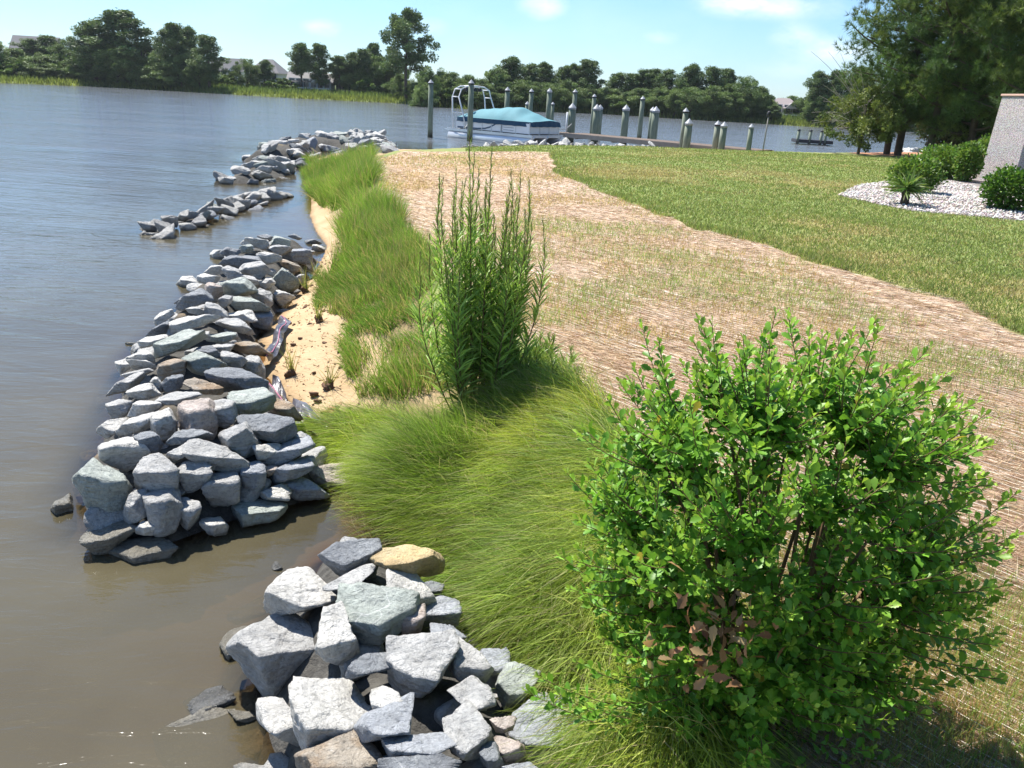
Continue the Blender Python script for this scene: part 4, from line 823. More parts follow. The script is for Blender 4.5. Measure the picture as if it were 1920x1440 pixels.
# -- round shrubs, needles, trees
def clump_leaves(rs, C_, R_, n, size, kind='tri'):
    v = rs.normal(size=(n, 3)); v /= np.linalg.norm(v, axis=1)[:, None]; P = C_+v*R_*(rs.rand(n, 1)**.45); d = v+.8*rs.normal(size=(n, 3)); d /= np.linalg.norm(d, axis=1)[:, None]; s = np.cross(d, rs.normal(size=(n, 3))); s /= np.linalg.norm(s, axis=1)[:, None]; L = size*rs.uniform(.7, 1.3, (n, 1))
    return np.stack([P-s*L*.35, P+s*L*.35, P+d*L], 1)
def trimesh(name, T, col): return npmesh(name, T.reshape(-1, 3), [np.arange(len(T)*3).reshape(-1, 3)], col=np.repeat(col, 3, 0))
def shrub(name, base, semi, n, size, cols, label, group=None, kind='oval', seed=1, cat='shrub', mat=None):
    rs = np.random.RandomState(seed); root = empty(name, base, 0, label, cat, group); v = rs.normal(size=(n, 3)); v /= np.linalg.norm(v, axis=1)[:, None]; lump = 1+.16*fbm(v*1.5+seed, 1.3, 3, seed)
    r = rs.rand(n)**.35*lump*(1+.06*rs.normal(size=n)); P = v*np.array(semi)*r[:, None]; P[:, 2] += semi[2]*.95; ok = P[:, 2] > .03; P = P[ok]; v = v[ok]
    leaves('foliage', P, v+[0, 0, .5]+.6*rs.normal(size=P.shape), size*rs.uniform(.7, 1.3, len(P)), pick(cols, len(P)), kind, mat or GLEAF, root)
    st = MB()
    for i in range(14):
        u = rs.normal(size=3); u /= np.linalg.norm(u); st.tube(curve([rs.normal()*.04, rs.normal()*.04, -.02], np.array([u[0]*semi[0]*.75, u[1]*semi[1]*.75, semi[2]*(.95+.6*u[2])]), .05), np.linspace(.016, .005, 8), 5, False)
    st.build('stem', TWIG, root, True); return root
BOX = [(.10, .20, .03), (.14, .25, .04), (.20, .29, .06)]
def ppos(px, py, z=.8): p = at(px, py, z); return (p[0], p[1], hz(p[0], p[1]))
GS = 'shrubs planted in the white gravel bed'
shrub('garden_shrub', ppos(1710, 362), (.74, .6, .46), 3600, .085, BOX, 'round low shrub at the left end of the gravel bed, behind the spiky yucca', GS, seed=11)
shrub('garden_shrub', ppos(1766, 336), (.95, .7, .52), 4200, .09, BOX, 'wide shrub in the back row of the gravel bed, second from the left', GS, seed=12)
shrub('garden_shrub', ppos(1806, 343), (.42, .42, .62), 2800, .09, BOX, 'narrow upright shrub in front of the back row of the gravel bed', GS, seed=13)
shrub('garden_shrub', ppos(1850, 328), (.62, .6, .72), 3200, .09, BOX, 'tall yellowish shrub touching the left side of the pebbled pillar', GS, seed=14)
shrub('garden_shrub', ppos(1884, 396), (.62, .55, .46), 4200, .075, [(.07, .16, .025), (.11, .22, .03)], 'dense round shrub at the foot of the pebbled pillar, nearest to the viewer', GS, seed=15)
cp = ppos(1858, 292); shrub('crape_myrtle', (cp[0]+.5, cp[1], cp[2]+.9), (1.1, .9, .85), 3000, .14, [(.16, .28, .06), (.3, .42, .2)], 'pale bright-leaved small tree left of the pebbled pillar, under the pines', None, seed=16, cat='tree')
yb = ppos(1694, 385); yr = empty('yucca', yb, 0, 'spiky yucca with strap leaves on a short brown trunk in the white gravel', 'plant')
t_ = MB().tube([(0, 0, -.05), (.01, 0, .15), (0, .01, .33)], [.10, .09, .10], 10); t_.build('trunk', BARK, yr, True)
v_ = RS.normal(size=(150, 3)); v_[:, 2] = np.abs(v_[:, 2])*.9-.1; leaves('foliage', np.c_[RS.normal(size=(150, 2))*.03, .28+.12*RS.rand(150)], v_, RS.uniform(.35, .62, 150), pick([(.16, .26, .05), (.25, .32, .09), (.09, .17, .04)], 150), 'strap', LEAF, yr, droop=.25)
def pine_proto(seed, Ht, near, bare=.3, wid=.24, leafcol=((.09, .14, .05), (.12, .18, .06), (.15, .21, .07))):
    rs = np.random.RandomState(seed); tr = MB(); c = np.array([[.02*Ht*math.sin(t*3+seed)*t, .015*Ht*math.cos(t*4+seed)*t, t*Ht*.96] for t in np.linspace(0, 1, 10)]); tr.tube(c, np.linspace((.013 if near else .02)*Ht, .003*Ht, 10), 8, False)
    T = []; Cc = []; nb = 46 if near else 26
    for i in range(nb):
        t = bare+(1-bare)*(i+rs.rand()*.6)/nb; b = c[0]*0+np.array([np.interp(t, np.linspace(0, 1, 10), c[:, k]) for k in range(3)]); a = i*2.4+rs.normal()*.3; prof = (1-((t-bare)/(1-bare)))**.6*(.55+.45*min(1, (t-bare)*5)); ln = Ht*wid*(prof*rs.uniform(.65, 1.15)+.10)
        e = b+np.array([math.cos(a)*ln, math.sin(a)*ln, ln*rs.uniform(.05, .45)]); cv = curve(b, e, .12, 6, -1); tr.tube(cv, np.linspace(.006*Ht, .0015*Ht, 6), 5, False)
        nc = 5 if near else 3
        for k in range(nc):
            f = .38+.62*(k+1)/nc; q = cv[min(5, int(f*5))]+rs.normal(size=3)*ln*.12; R_ = Ht*(.040 if near else .062)*rs.uniform(.7, 1.25)*np.array([1, 1, .62 if near else .9]); colb = np.array(leafcol[rs.randint(3)])*rs.uniform(.8, 1.25)
            if near:
                m = 20
                for _ in range(m):
                    u = rs.normal(size=3); u /= np.linalg.norm(u); x = q+u*R_*rs.rand()**.4*1.15; ax = u+[0, 0, .6]; d = ax+.8*rs.normal(size=(22, 3)); d /= np.linalg.norm(d, axis=1)[:, None]; s = np.cross(d, rs.normal(size=(22, 3))); s /= np.linalg.norm(s, axis=1)[:, None]; L = rs.uniform(.20, .32, (22, 1))
                    T.append(np.stack([x-s*.009, x+s*.009, x+d*L], 1)); Cc.append(np.tile(colb*rs.uniform(.75, 1.3), (22, 1)))
            else:
                t3 = clump_leaves(rs, q, R_, 210, Ht*.020); T.append(t3); Cc.append(np.tile(colb, (210, 1)))
    T = np.concatenate(T); Cc = np.concatenate(Cc)*(1+.12*rs.normal(size=(len(T), 1))); return tr, trimesh('crown', T, np.clip(Cc, .005, .5))
def leafy_proto(seed, Ht, wid=.38, cols=((.105, .165, .05), (.145, .215, .06), (.19, .26, .08)), ls=.023, low=.04, nclump=80, per=230):
    rs = np.random.RandomState(seed); tr = MB(); tr.tube([(0, 0, 0), (.01*Ht, 0, .3*Ht), (0, .02*Ht, .7*Ht)], [.024*Ht, .017*Ht, .008*Ht], 8, False); T = []; Cc = []
    for i in range(nclump):
        v = rs.normal(size=3); v /= np.linalg.norm(v); r = rs.rand()**.4; z = low+(1-low)*.5*(1+v[2]*r*.92); wz = math.sin(min(1, max(.06, (z-low*.55)/(1-low*.5)))*2.7+.25); q = np.array([v[0]*r*wid*wz*Ht*1.1, v[1]*r*wid*wz*Ht*1.1, z*Ht*.93])
        R_ = Ht*rs.uniform(.05, .10)*np.array([1, 1, .95]); colb = np.array(cols[rs.randint(len(cols))])*rs.uniform(.75, 1.3); T.append(clump_leaves(rs, q, R_, per, Ht*ls)); Cc.append(np.tile(colb, (per, 1)))
        if i < 16: tr.tube(curve((0, 0, Ht*rs.uniform(.15, .5)), q, .05), np.linspace(.007*Ht, .002*Ht, 8), 5, False)
    T = np.concatenate(T); Cc = np.concatenate(Cc)*(1+.12*rs.normal(size=(len(T), 1))); return tr, trimesh('crown', T, np.clip(Cc, .005, .5))
class Proto:
    def __init__(s, pr): s.tr = None; s.b = pr[0]; s.cm = pr[1]; s.cm.materials.append(NEEDLE)
    def place(s, name, loc, sc, rz, label, cat='tree', group=None):
        r = empty(name, loc, rz, label, cat, group); r.scale = sc if hasattr(sc, '__len__') else (sc, sc, sc)
        if s.tr is None: s.tr = s.b.build('trunk', BARK, r, True).data
        else: o = bpy.data.objects.new('trunk', s.tr); COL.objects.link(o); o.parent = r
        o = bpy.data.objects.new('crown', s.cm); COL.objects.link(o); o.parent = r; return r
PF = [Proto(pine_proto(20+i, 10., False, b, w)) for i, (b, w) in enumerate(((.42, .24), (.3, .26), (.5, .20), (.25, .22)))]
LF = [Proto(leafy_proto(40+i, 10., w)) for i, w in enumerate((.34, .42, .30, .5))]
BF = [Proto(leafy_proto(60+i, 10., .62, ((.15, .23, .06), (.19, .27, .07), (.11, .18, .045)), .06, .02, 40)) for i in range(2)]
def far_tree(px, py, w, kind, off, label, group, pine=False, rz=None):
    d = ray(px, py); az = math.atan2(d[0], d[1]); off += 13 if 398 < px < 748 else (9 if px < 150 else 0); dist = float(shore_r(az))+off; Y = dist*math.cos(az); P = aty(px, py, Y); zb = hz(P[0], P[1]); h = P[2]-zb
    pr = {'p': PF, 'l': LF, 'b': BF}[kind]; q = rr.randrange(len(pr)); wf = {'p': .42, 'l': .72, 'b': 1.15}[kind]*10; wm = w/F*np.hypot(P[0], P[1])
    name = {'p': 'pine_tree', 'l': 'broadleaf_tree', 'b': 'bush'}[kind]
    return pr[q].place(name, (P[0], P[1], zb-.1), (wm/wf, wm/wf, h/9.9), rr.uniform(0, 6.28), label, 'bush' if kind == 'b' else 'tree', group)
GL = 'trees on the far left shore'; GM = 'trees of the far wood behind the boat and dock'; GR = 'trees on the far right shore'
TREES = [(-25, 58, 60, 'l', 4, 'dark tree cut by the left photo edge', GL), (20, 82, 60, 'l', 8, 'low pale green tree near the left photo edge', GL), (58, 72, 50, 'p', 22, 'distant pine beside the hidden grey roof', GL), (88, 66, 46, 'p', 20, None, GL), (110, 78, 60, 'l', 6, None, GL), (130, 62, 46, 'l', 12, None, GL),
 (168, 36, 66, 'p', 4, 'thin-topped tall pine left of the big rounded pine', GL), (190, 60, 80, 'l', 5, None, GL), (228, 18, 100, 'p', 5, 'biggest rounded pine on the left shore', GL), (212, 70, 80, 'l', 2, None, GL), (262, 66, 80, 'l', 5, None, GL), (250, 95, 70, 'l', 1, None, GL), (295, 76, 50, 'l', 9, None, GL), (318, 42, 58, 'p', 3, 'layered pine right of the biggest rounded pine', GL), (348, 50, 44, 'p', 9, None, GL), (335, 95, 60, 'l', 2, None, GL), (386, 65, 52, 'p', 3, 'dark conical pine just left of the first white house', GL), (300, 110, 60, 'l', 1, None, GL), (370, 110, 40, 'l', 2, None, GL),
 (425, 136, 46, 'b', 1, 'low bright bush in front of the first white house', GL), (461, 102, 42, 'l', 2, 'rounded tree between the two peaked white houses', GL), (495, 112, 32, 'p', 1, 'small dark pine in front of the second white house', GL), (525, 143, 60, 'b', 2, None, GL), (75, 100, 70, 'l', 2, None, GL), (40, 108, 60, 'b', 1, None, GL), (10, 112, 60, 'b', 1, None, GL), (105, 112, 60, 'b', 1, None, GL), (140, 105, 50, 'l', 1, None, GL),
 (563, 81, 46, 'p', 3, 'left one of the pine pair in front of the long pale house', GL), (597, 81, 44, 'p', 3, 'right one of the pine pair in front of the long pale house', GL), (635, 104, 44, 'p', 3, None, GL), (660, 98, 40, 'p', 3, None, GL), (680, 91, 38, 'p', 2, None, GL), (650, 118, 44, 'p', 6, None, GL), (712, 94, 64, 'l', 2, 'full green tree just left of the tallest pine', GL), (700, 80, 40, 'p', 9, None, GL), (690, 130, 60, 'b', 1, None, GL), (735, 92, 50, 'l', 1, None, GL),
 (800, 118, 60, 'l', -3, 'dark tree right of the tallest pine', GM), (830, 122, 50, 'l', 10, None, GM), (850, 126, 60, 'l', 4, None, GM), (880, 132, 50, 'l', 2, None, GM), (825, 150, 60, 'b', 1, None, GM), (795, 150, 60, 'l', -8, None, GM),
 (928, 116, 60, 'l', 3, 'pale green rounded tree above the wake tower of the boat', GM), (958, 106, 56, 'p', 8, None, GM), (995, 118, 44, 'p', 8, None, GM), (1025, 117, 46, 'p', 8, None, GM), (1060, 122, 42, 'p', 8, None, GM), (1080, 120, 40, 'p', 8, None, GM), (1104, 111, 58, 'p', 5, 'tall dark pine ending the wood left of the sky gap', GM), (905, 140, 50, 'l', 2, None, GM), (980, 142, 60, 'l', 1, None, GM), (1030, 148, 60, 'l', 1, None, GM), (1065, 145, 60, 'l', 1, None, GM), (1110, 150, 50, 'l', 1, None, GM), (940, 152, 60, 'l', 0, None, GM), (1000, 165, 60, 'b', 1, None, GM), (1085, 160, 50, 'l', 1, None, GM),
 (1160, 135, 44, 'p', 6, None, GM), (1188, 137, 44, 'p', 6, None, GM), (1208, 129, 40, 'p', 8, None, GM), (1228, 128, 40, 'p', 8, None, GM), (1252, 129, 46, 'p', 6, None, GM), (1298, 120, 48, 'p', 5, 'tallest pine of the wood behind the dock pilings', GM), (1278, 140, 50, 'l', 3, None, GM), (1338, 124, 48, 'p', 5, None, GM), (1368, 128, 44, 'p', 6, None, GM), (1404, 132, 56, 'l', 2, 'broad green tree at the right end of the wood, left of the beige house', GM), (1150, 160, 60, 'l', 1, None, GM), (1200, 158, 60, 'l', 1, None, GM), (1240, 160, 60, 'l', 1, None, GM), (1300, 155, 60, 'l', 0, None, GM), (1345, 152, 66, 'l', 0, None, GM), (1385, 165, 60, 'l', 0, None, GM), (1428, 158, 40, 'l', 4, None, GM), (1270, 165, 50, 'l', 0, None, GM), (1170, 175, 60, 'b', 1, None, GM),
 (1451, 195, 32, 'p', 1, 'small dark tree right in front of the beige house', GR), (1432, 180, 40, 'l', 8, None, GR), (1490, 174, 50, 'l', 26, None, GR), (1515, 176, 44, 'l', 14, None, GR), (1540, 134, 46, 'p', 3, 'tall dark tree on the right shore nearest to the beige house', GR), (1575, 130, 50, 'p', 3, None, GR), (1620, 125, 60, 'p', 3, None, GR), (1560, 160, 60, 'l', 2, None, GR), (1530, 175, 50, 'l', 2, None, GR), (1600, 165, 60, 'l', 2, None, GR), (1660, 140, 80, 'l', 3, None, GR), (1720, 150, 90, 'l', 3, None, GR), (1800, 150, 100, 'l', 3, None, GR), (1880, 150, 100, 'l', 3, None, GR), (1960, 150, 100, 'l', 3, None, GR), (-90, 60, 80, 'l', 4, None, GL), (-170, 60, 90, 'l', 4, None, GL)]
DEF = {(GL, 'p'): 'ordinary pine in the row of trees on the far left shore', (GL, 'l'): 'leafy dark tree filling the row on the far left shore', (GL, 'b'): 'low bush at the marsh edge of the far left shore', (GM, 'p'): 'ordinary pine top in the wood behind boat and dock', (GM, 'l'): 'leafy tree filling the wood behind boat and dock', (GM, 'b'): 'low bush at the water edge of the wood behind the boat', (GR, 'p'): 'ordinary pine on the far right shore', (GR, 'l'): 'leafy tree on the far right shore behind the near pines'}
LMK = ((-25, 'left photo edge'), (58, 'distant pine by the grey roof'), (168, 'thin-topped tall pine'), (228, 'biggest rounded pine'), (318, 'layered pine'), (386, 'dark conical pine'), (461, 'rounded tree between the houses'), (580, 'pine pair'), (712, 'full green tree'), (762, 'tallest pine'), (850, 'lone tall piling'), (928, 'pale tree above the wake tower'), (1020, 'centre of the boat cover'), (1104, 'tall dark pine at the sky gap'),
 (1200, 'middle of the pier'), (1298, 'tallest pine behind the pilings'), (1404, 'broad tree left of the beige house'), (1470, 'beige house'), (1540, 'tall dark tree on the right shore'), (1680, 'thick-trunked near pine'), (1830, 'pebbled pillar'))
seen_t = set()
def tree_label(px, py, kind, edge):
    ty = {'p': 'pine', 'l': 'leafy tree', 'b': 'low bush'}[kind]; hgt = py-(125+px*.0527)
    for x, nm in sorted(LMK, key=lambda q: abs(q[0]-px))[:6]:
        side = 'right' if px > x else 'left'; dd = abs(px-x); far = 'just ' if dd < 18 else ('' if dd < 40 else 'well ')
        for ad in (('tall', 'high-topped') if hgt < -45 else ('mid-height', 'rounded') if hgt < -15 else ('low', 'squat')):
            l = f'{ad} far {ty} {far}{side} of the {nm}'
            if l not in seen_t: seen_t.add(l); return l
    return l
for px in list(range(-70, 420, 30))+list(range(668, 770, 28)): TREES.append((px+rr.uniform(-8, 8), rr.uniform(96, 122)+max(0, px)*.02, rr.uniform(48, 70), 'l', rr.uniform(0, 14), None, GL))
for px in list(range(785, 1440, 27)): TREES.append((px+rr.uniform(-8, 8), rr.uniform(140, 160)+(px-785)*.02, rr.uniform(48, 66), 'l', rr.uniform(-1, 10), None, GM))
for t in TREES: far_tree(*t[:5], t[5] or tree_label(t[0], t[1], t[3], t[6]), t[6])
# the tallest pine has its own irregular shape
P = Proto(pine_proto(5, 10., False, .36, .33)); d = ray(762, 100); az = math.atan2(d[0], d[1]); Y = (float(shore_r(az))+3)*math.cos(az); q = aty(762, 16, Y); zb = hz(q[0], q[1])
P.place('pine_tree', (q[0], q[1], zb-.1), (1.75, 1.75, (q[2]-zb)/9.9), .6, 'tallest pine on the far shore, standing alone at the tip of the marsh', 'tree', GL)
# marsh fringe of the far shore
def fringe():
    n = 46000; az = RS.uniform(math.atan2(-1, 1.15), math.atan2(1, 1.2), n); r = shore_r(az)+RS.uniform(-1.5, 17, n); P = np.c_[r*np.sin(az), r*np.cos(az)]; z = height(P); L = RS.uniform(.7, 1.6, n)*(.6+.4*sstep(0, 6, r-shore_r(az)))
    fl = fbm(P, .08, 3, 5); k = sstep(-3, 3, r-shore_r(az)-2+2*fl)[:, None]; col = (1-k)*np.array([.22, .26, .07])+k*np.array([.14, .20, .06]); col = col*(1+.25*RS.normal(size=(n, 1)))
    tag(ribbons('marsh_reeds', np.c_[P, z-.1], np.c_[.2*RS.normal(size=(n, 2)), np.ones(n)], L, np.full(n, .22), np.clip(col, .02, .6), .2*RS.normal(size=(n, 3)), GRASS, 2), kind='stuff')
fringe()
# near pines on the right
PN = [Proto(pine_proto(80+i, 13., True, b, w, ((.075, .135, .035), (.105, .18, .04), (.17, .23, .05)))) for i, (b, w) in enumerate(((.12, .24), (.08, .26), (.2, .25)))]
GP = 'pines on the lawn edge at the right'
for i, (px, py, Y, sc, k, lb) in enumerate(((1663, 284, 43, 1.05, 0, 'leftmost near pine, its lowest trunk fork showing beside the mulch'), (1684, 284, 42, 1.12, 1, 'thick-trunked near pine just right of the leftmost one'), (1742, 283, 39.5, 1.0, 2, 'near pine left of the dark thicket, in front of the white stones'), (1790, 278, 42, 1.1, 0, 'middle near pine, trunk half hidden by the shrubs'),
    (1818, 276, 38.5, 1.0, 1, 'near pine above the pale bright-leaved small tree'), (1875, 272, 37, 1.15, 2, 'near pine rising behind the pebbled pillar'), (1935, 270, 35, 1.1, 0, 'near pine cut by the right photo edge'), (2010, 270, 38, 1.1, 1, 'near pine outside the right photo edge'))):
    p = aty(px, py, Y); PN[k].place('near_pine_tree', (p[0], p[1], hz(p[0], p[1])-.1), sc, i*1.7, lb, 'tree', GP)
# yellow-green bush with bare branches at the water's edge
c_ = aty(1612, 270, 41); br_ = empty('waterside_bush', (c_[0], c_[1], hz(c_[0], c_[1])), 0, 'yellow-green bush with bare grey branches leaning over the water, left of the near pines', 'bush')
tr_, cm_ = leafy_proto(71, 3.6, .55, ((.16, .21, .045), (.22, .26, .06), (.10, .15, .035)), .03, .02, 80, 130); cm_.materials.append(NEEDLE); o_ = link('crown', cm_, None, br_, False); tr_.build('trunk', BARK, br_, True)
tw = MB()
for i in range(26):
    a = RS.uniform(2.2, 4.2) if i % 3 else RS.uniform(0, 6.28); L = RS.uniform(1.6, 3.6); tw.tube(curve((0, 0, RS.uniform(.5, 2.5)), (math.cos(a)*L*.9, math.sin(a)*L*.4, RS.uniform(1.0, 4.6)), .1, 8, 1), np.linspace(.02, .006, 8), 4, False)
tw.build('bare_branches', GREYTWIG, br_, True)
shrub('dark_thicket', tuple(aty(1775, 279, 44)), (1.6, 1.2, 1.1), 4000, .16, [(.04, .08, .02), (.06, .11, .03), (.12, .12, .05)], 'dark low thicket between the near pine trunks', seed=31, cat='bush')
shrub('dark_thicket', tuple(aty(1835, 276, 42)), (1.6, 1.2, 1.2), 4000, .16, [(.05, .10, .02), (.07, .13, .03)], 'green thicket behind the pale bright-leaved small tree', seed=32, cat='bush')
# ------------------------------------------------------------------ gravel pebbles
def pebbles():
    n = 9000; P = scatter([p for p in GRAVEL], n, dens=lambda P: np.clip((26/np.hypot(*P.T))**2, .1, 1)*(P[:, 0] < 13.5)); base = np.array([(1, 0, 0), (-1, 0, 0), (0, 1, 0), (0, -1, 0), (0, 0, .7), (0, 0, -.7)]); T = np.array([(0, 2, 4), (2, 1, 4), (1, 3, 4), (3, 0, 4), (2, 0, 5), (1, 2, 5), (3, 1, 5), (0, 3, 5)])
    s = RS.uniform(.018, .042, (n, 1, 1)); a = RS.uniform(0, 6.28, n); V = base[None]*s*(1+.3*RS.normal(size=(n, 6, 1))); x = V[..., 0]*np.cos(a)[:, None]-V[..., 1]*np.sin(a)[:, None]*.7; y = V[..., 0]*np.sin(a)[:, None]+V[..., 1]*np.cos(a)[:, None]*.7
    Q = np.stack([x+P[:, :1], y+P[:, 1:2], V[..., 2]+height(P)[:, None]+.012], -1); me = npmesh('gravel', Q.reshape(-1, 3), [(np.arange(n)[:, None, None]*6+T[None]).reshape(-1, 3)], col=np.repeat(pick([(.60, .54, .49), (.50, .45, .41), (.66, .62, .58), (.40, .34, .30)], n, .08), 6, 0))
    m = Mat('pebble'); tag(link('gravel', me, m.done(m.bsdf(m.attr('Col'), .8)), smooth=False), kind='stuff')
pebbles()
# ------------------------------------------------------------------ pebbled pillar
def pillar():
    m = Mat('pebbledash'); p = m.pos(obj=True); v = m.vor(34, p); vc = m.vor(34, p, out='Color'); c = m.mix(m.ramp(v, .3, .6), m.mix(.25, (.66, .60, .58), vc), (.26, .23, .22)); mt = m.done(m.bsdf(c, .85, m.bump(m.ramp(v, 0, .6, 1, 0), 1., .02)))
    b = ppos(1896, 350); b = (b[0]+.02, b[1], b[2]-.1); zt = aty(1893, 178, b[1])[2]-b[2]; r = empty('pebbled_pillar', b, 0, 'tapering white pebble-dashed pillar cut by the right photo edge', 'pillar')
    w = 2.0; q = .05; V = []; n = 10
    for k in range(n+1):
        z = zt*k/n; i = .035*zt*k/n; V += [(i, 0+i*.5, z), (w-i, i*.5, z), (w-i, w-i*.5, z), (i, w-i*.5, z)]
    Fc = [(4*k+j, 4*k+(j+1) % 4, 4*k+4+(j+1) % 4, 4*k+4+j) for k in range(n) for j in range(4)]; MB().add(V, Fc+[(4*n, 4*n+1, 4*n+2, 4*n+3)]).build('shaft', mt, r, bevel=.015)
    i = .035*zt; MB().box(i-.04, w-i+.04, i*.5-.04, w-i*.5+.04, zt+.002, zt+.07).build('cap', simple('cap_stone', (.55, .36, .28), .8), r, bevel=.015)
pillar()
# ------------------------------------------------------------------ dock: pilings, pier
PILE_M = Mat('piling'); p_ = PILE_M.pos((1, 1, .12), obj=True); nz_ = PILE_M.noise(14, 5, p_); c_2 = PILE_M.mix(PILE_M.ramp(nz_, .35, .65), (.13, .16, .11), (.23, .25, .19)); z_ = PILE_M.n('ShaderNodeSeparateXYZ'); PILE_M.L.new(PILE_M.pos(), z_.inputs[0])
c_2 = PILE_M.mix(PILE_M.ramp(z_.outputs[2], .15, .5, .85, 0), c_2, (.03, .028, .02)); PILE_M = PILE_M.done(PILE_M.bsdf(c_2, .85, PILE_M.bump(nz_, .5, .02)))
CAPM = simple('piling_cap', (.36, .37, .39), .45, 5, .3); COLLAR = simple('piling_collar', (.03, .03, .035), .6); WOOD = simple('dock_board', (.17, .125, .095), .85, 3, .5, .4, 30); WOODL = simple('dock_edge', (.30, .26, .22), .85, 3, .4); WHITE = simple('white_paint', (.72, .72, .72), .5, 3, .15)
GPI = 'capped pilings of the boat dock'
PL = [(808, 149, 255, 10, 'lone tall piling in open water left of the boat', 1), (884, 149, 262, 11, 'tall piling standing in front of the wake tower', 1), (952, 163, 240, 10, 'piling rising behind the wake tower end', 1), (997, 166, 240, 9, 'piling behind the middle of the boat cover', 1), (1031, 165, 240, 10, 'piling behind the right part of the boat cover', 0),
 (989, 190, 240, 8, 'short piling whose pale cap peeks over the boat cover', 0), (1037, 191, 240, 7, 'small far piling peeking over the right end of the boat cover', 1), (1079, 167, 250, 9, 'tall far piling behind the piling with the white pipe', 1), (1074, 193, 266, 14, 'thick piling with a white pipe at the bow of the boat', 0), (1115, 176, 250, 8, 'tall thin piling behind the second thick one', 1), (1126, 196, 255, 11, 'piling hidden close behind the second thick one', 0), (1120, 195, 268, 14, 'second thick piling from the boat bow', 0),
 (1175, 196, 269, 14, 'thick piling standing alone third from the boat bow', 0), (1206, 180, 258, 9, 'tall dark piling behind the pier, right of the third thick one', 1), (1225, 200, 260, 11, 'piling hidden behind the greenest piling', 0), (1231, 199, 271, 14, 'greenest thick piling, in the middle of the pier', 0), (1287, 202, 264, 11, 'dark-collared piling behind the short pale piling', 1), (1293, 222, 278, 15, 'short pale thick piling near the lawn', 0), (1347, 226, 270, 12, 'green piling with a dark collar near the shore', 1), (1359, 228, 278, 13, 'pale piling just right of the dark-collared green piling', 0), (1410, 232, 278, 10, 'last piling of the pier at the right', 0)]
PILEPOS = {}
for i, (px, py, pyb, w, lb, dk) in enumerate(PL):
    h_ = 175+(px-960)*.0527; dep = (pyb-h_); zb = 0. if w < 12 else .0; Y = 2.8*F/dep/.93*.985 if w < 13 else (2.8-.05)*F/dep/.93*1.0; Y = min(Y, 60)
    if pyb in (240,): Y = 56 if py < 180 else 58
    if px > 1280 and w >= 10: Y = {1287: 43.5, 1293: 40.5, 1347: 42.5, 1359: 40.3, 1410: 39.9}[px]
    P = aty(px, py, Y); r = w/2/F*Y*.9; zt = P[2]; root = empty('piling', (P[0], Y, 0), 0, lb, 'piling', GPI)
    mb = MB().tube([(0, 0, -.8), (0, 0, zt*.5), (0, 0, zt-1.7*r)], [r*1.04, r, r*.96], 14); mb.build('post', PILE_M, root, True)
    MB().tube([(0, 0, zt-1.7*r), (0, 0, zt-1.25*r)], [r*1.04, r*1.05], 14).build('collar', COLLAR if dk else CAPM, root, True); MB().tube([(0, 0, zt-1.25*r), (0, 0, zt)], [r*1.16, .01], 14).build('cap', CAPM, root, False)
    if px == 1074: MB().tube([(-r*1.3, -.05, .2), (-r*1.3, -.05, zt-2.5*r)], .055, 8).build('pipe', WHITE, root, True)
def pier():
    a = at(1062, 250, .72); b = at(1420, 283, .72); d = (b-a)[:2]; L = np.linalg.norm(d); ang = math.atan2(d[1], d[0]); r = empty('pier', (a[0], a[1], 0), ang, 'low brown wooden pier running from the boat to the lawn', 'pier')
    mb = MB(); n = int(L/.16)
    for k in range(n): mb.box(k*.16, k*.16+.148, 0, 1.7, .70, .74)
    mb.build('decking', WOOD, r); MB().box(0, L, -.06, -.002, .50, .73).build('rim_board', WOODL, r); MB().box(0, L, 1.702, 1.76, .50, .73).build('rim_board', WOODL, r)
    mb = MB()
    for k in range(5): mb.box(L*(.05+.22*k), L*(.05+.22*k)+.15, .02, 1.68, .45, .697)
    mb.build('cross_beam', WOOD, r)
    # finger pier beside the boat
    r2 = empty('finger_pier', (a[0]+.2, a[1]+1.9, 0), rad(172), 'brown finger pier behind the boat', 'pier'); mb = MB()
    for k in range(42): mb.box(k*.16, k*.16+.148, -1.2, 0, .62, .66)
    mb.build('decking', WOOD, r2); MB().box(0, 6.7, .002, .06, .42, .65).build('rim_board', WOODL, r2)
pier()
lp = aty(1431, 278, 39.6); lr = empty('lamp_pole', (lp[0], lp[1], hz(lp[0], lp[1])-.05), 0, 'thin grey pole with a small lamp at the lawn edge right of the pilings', 'lamp pole'); zt_ = aty(1440, 217, 39.6)[2]-hz(lp[0], lp[1])
MB().tube([(0, 0, 0), (.03, 0, zt_)], .028, 8).build('pole', GREYTWIG, lr, True); MB().tube([(.03, 0, zt_), (.03, 0, zt_+.05), (.03, 0, zt_+.2), (.03, 0, zt_+.26)], [.04, .09, .09, .02], 10).build('lamp_head', COLLAR, lr, True)
fd = at(1492, 270, 0.); Yf = fd[1]; fr_ = empty('floating_dock', (fd[0], Yf, 0), rad(-6), 'small dark dock with four short posts in the water left of the near pines', 'dock')
wf_ = 64/F*Yf; MB().box(0, wf_, 0, 2., .12, .38).build('platform', COLLAR, fr_, bevel=.02)
for x in (.12, .36*wf_, .66*wf_, .78*wf_): o_ = MB().tube([(x, .1, -.5), (x, .1, 1.05)], .12, 10); o_.build('post', PILE_M, fr_, True); MB().tube([(x, .1, 1.052), (x, .1, 1.12), (x, .1, 1.2)], [.14, .13, .02], 10).build('post_cap', COLLAR, fr_, True)
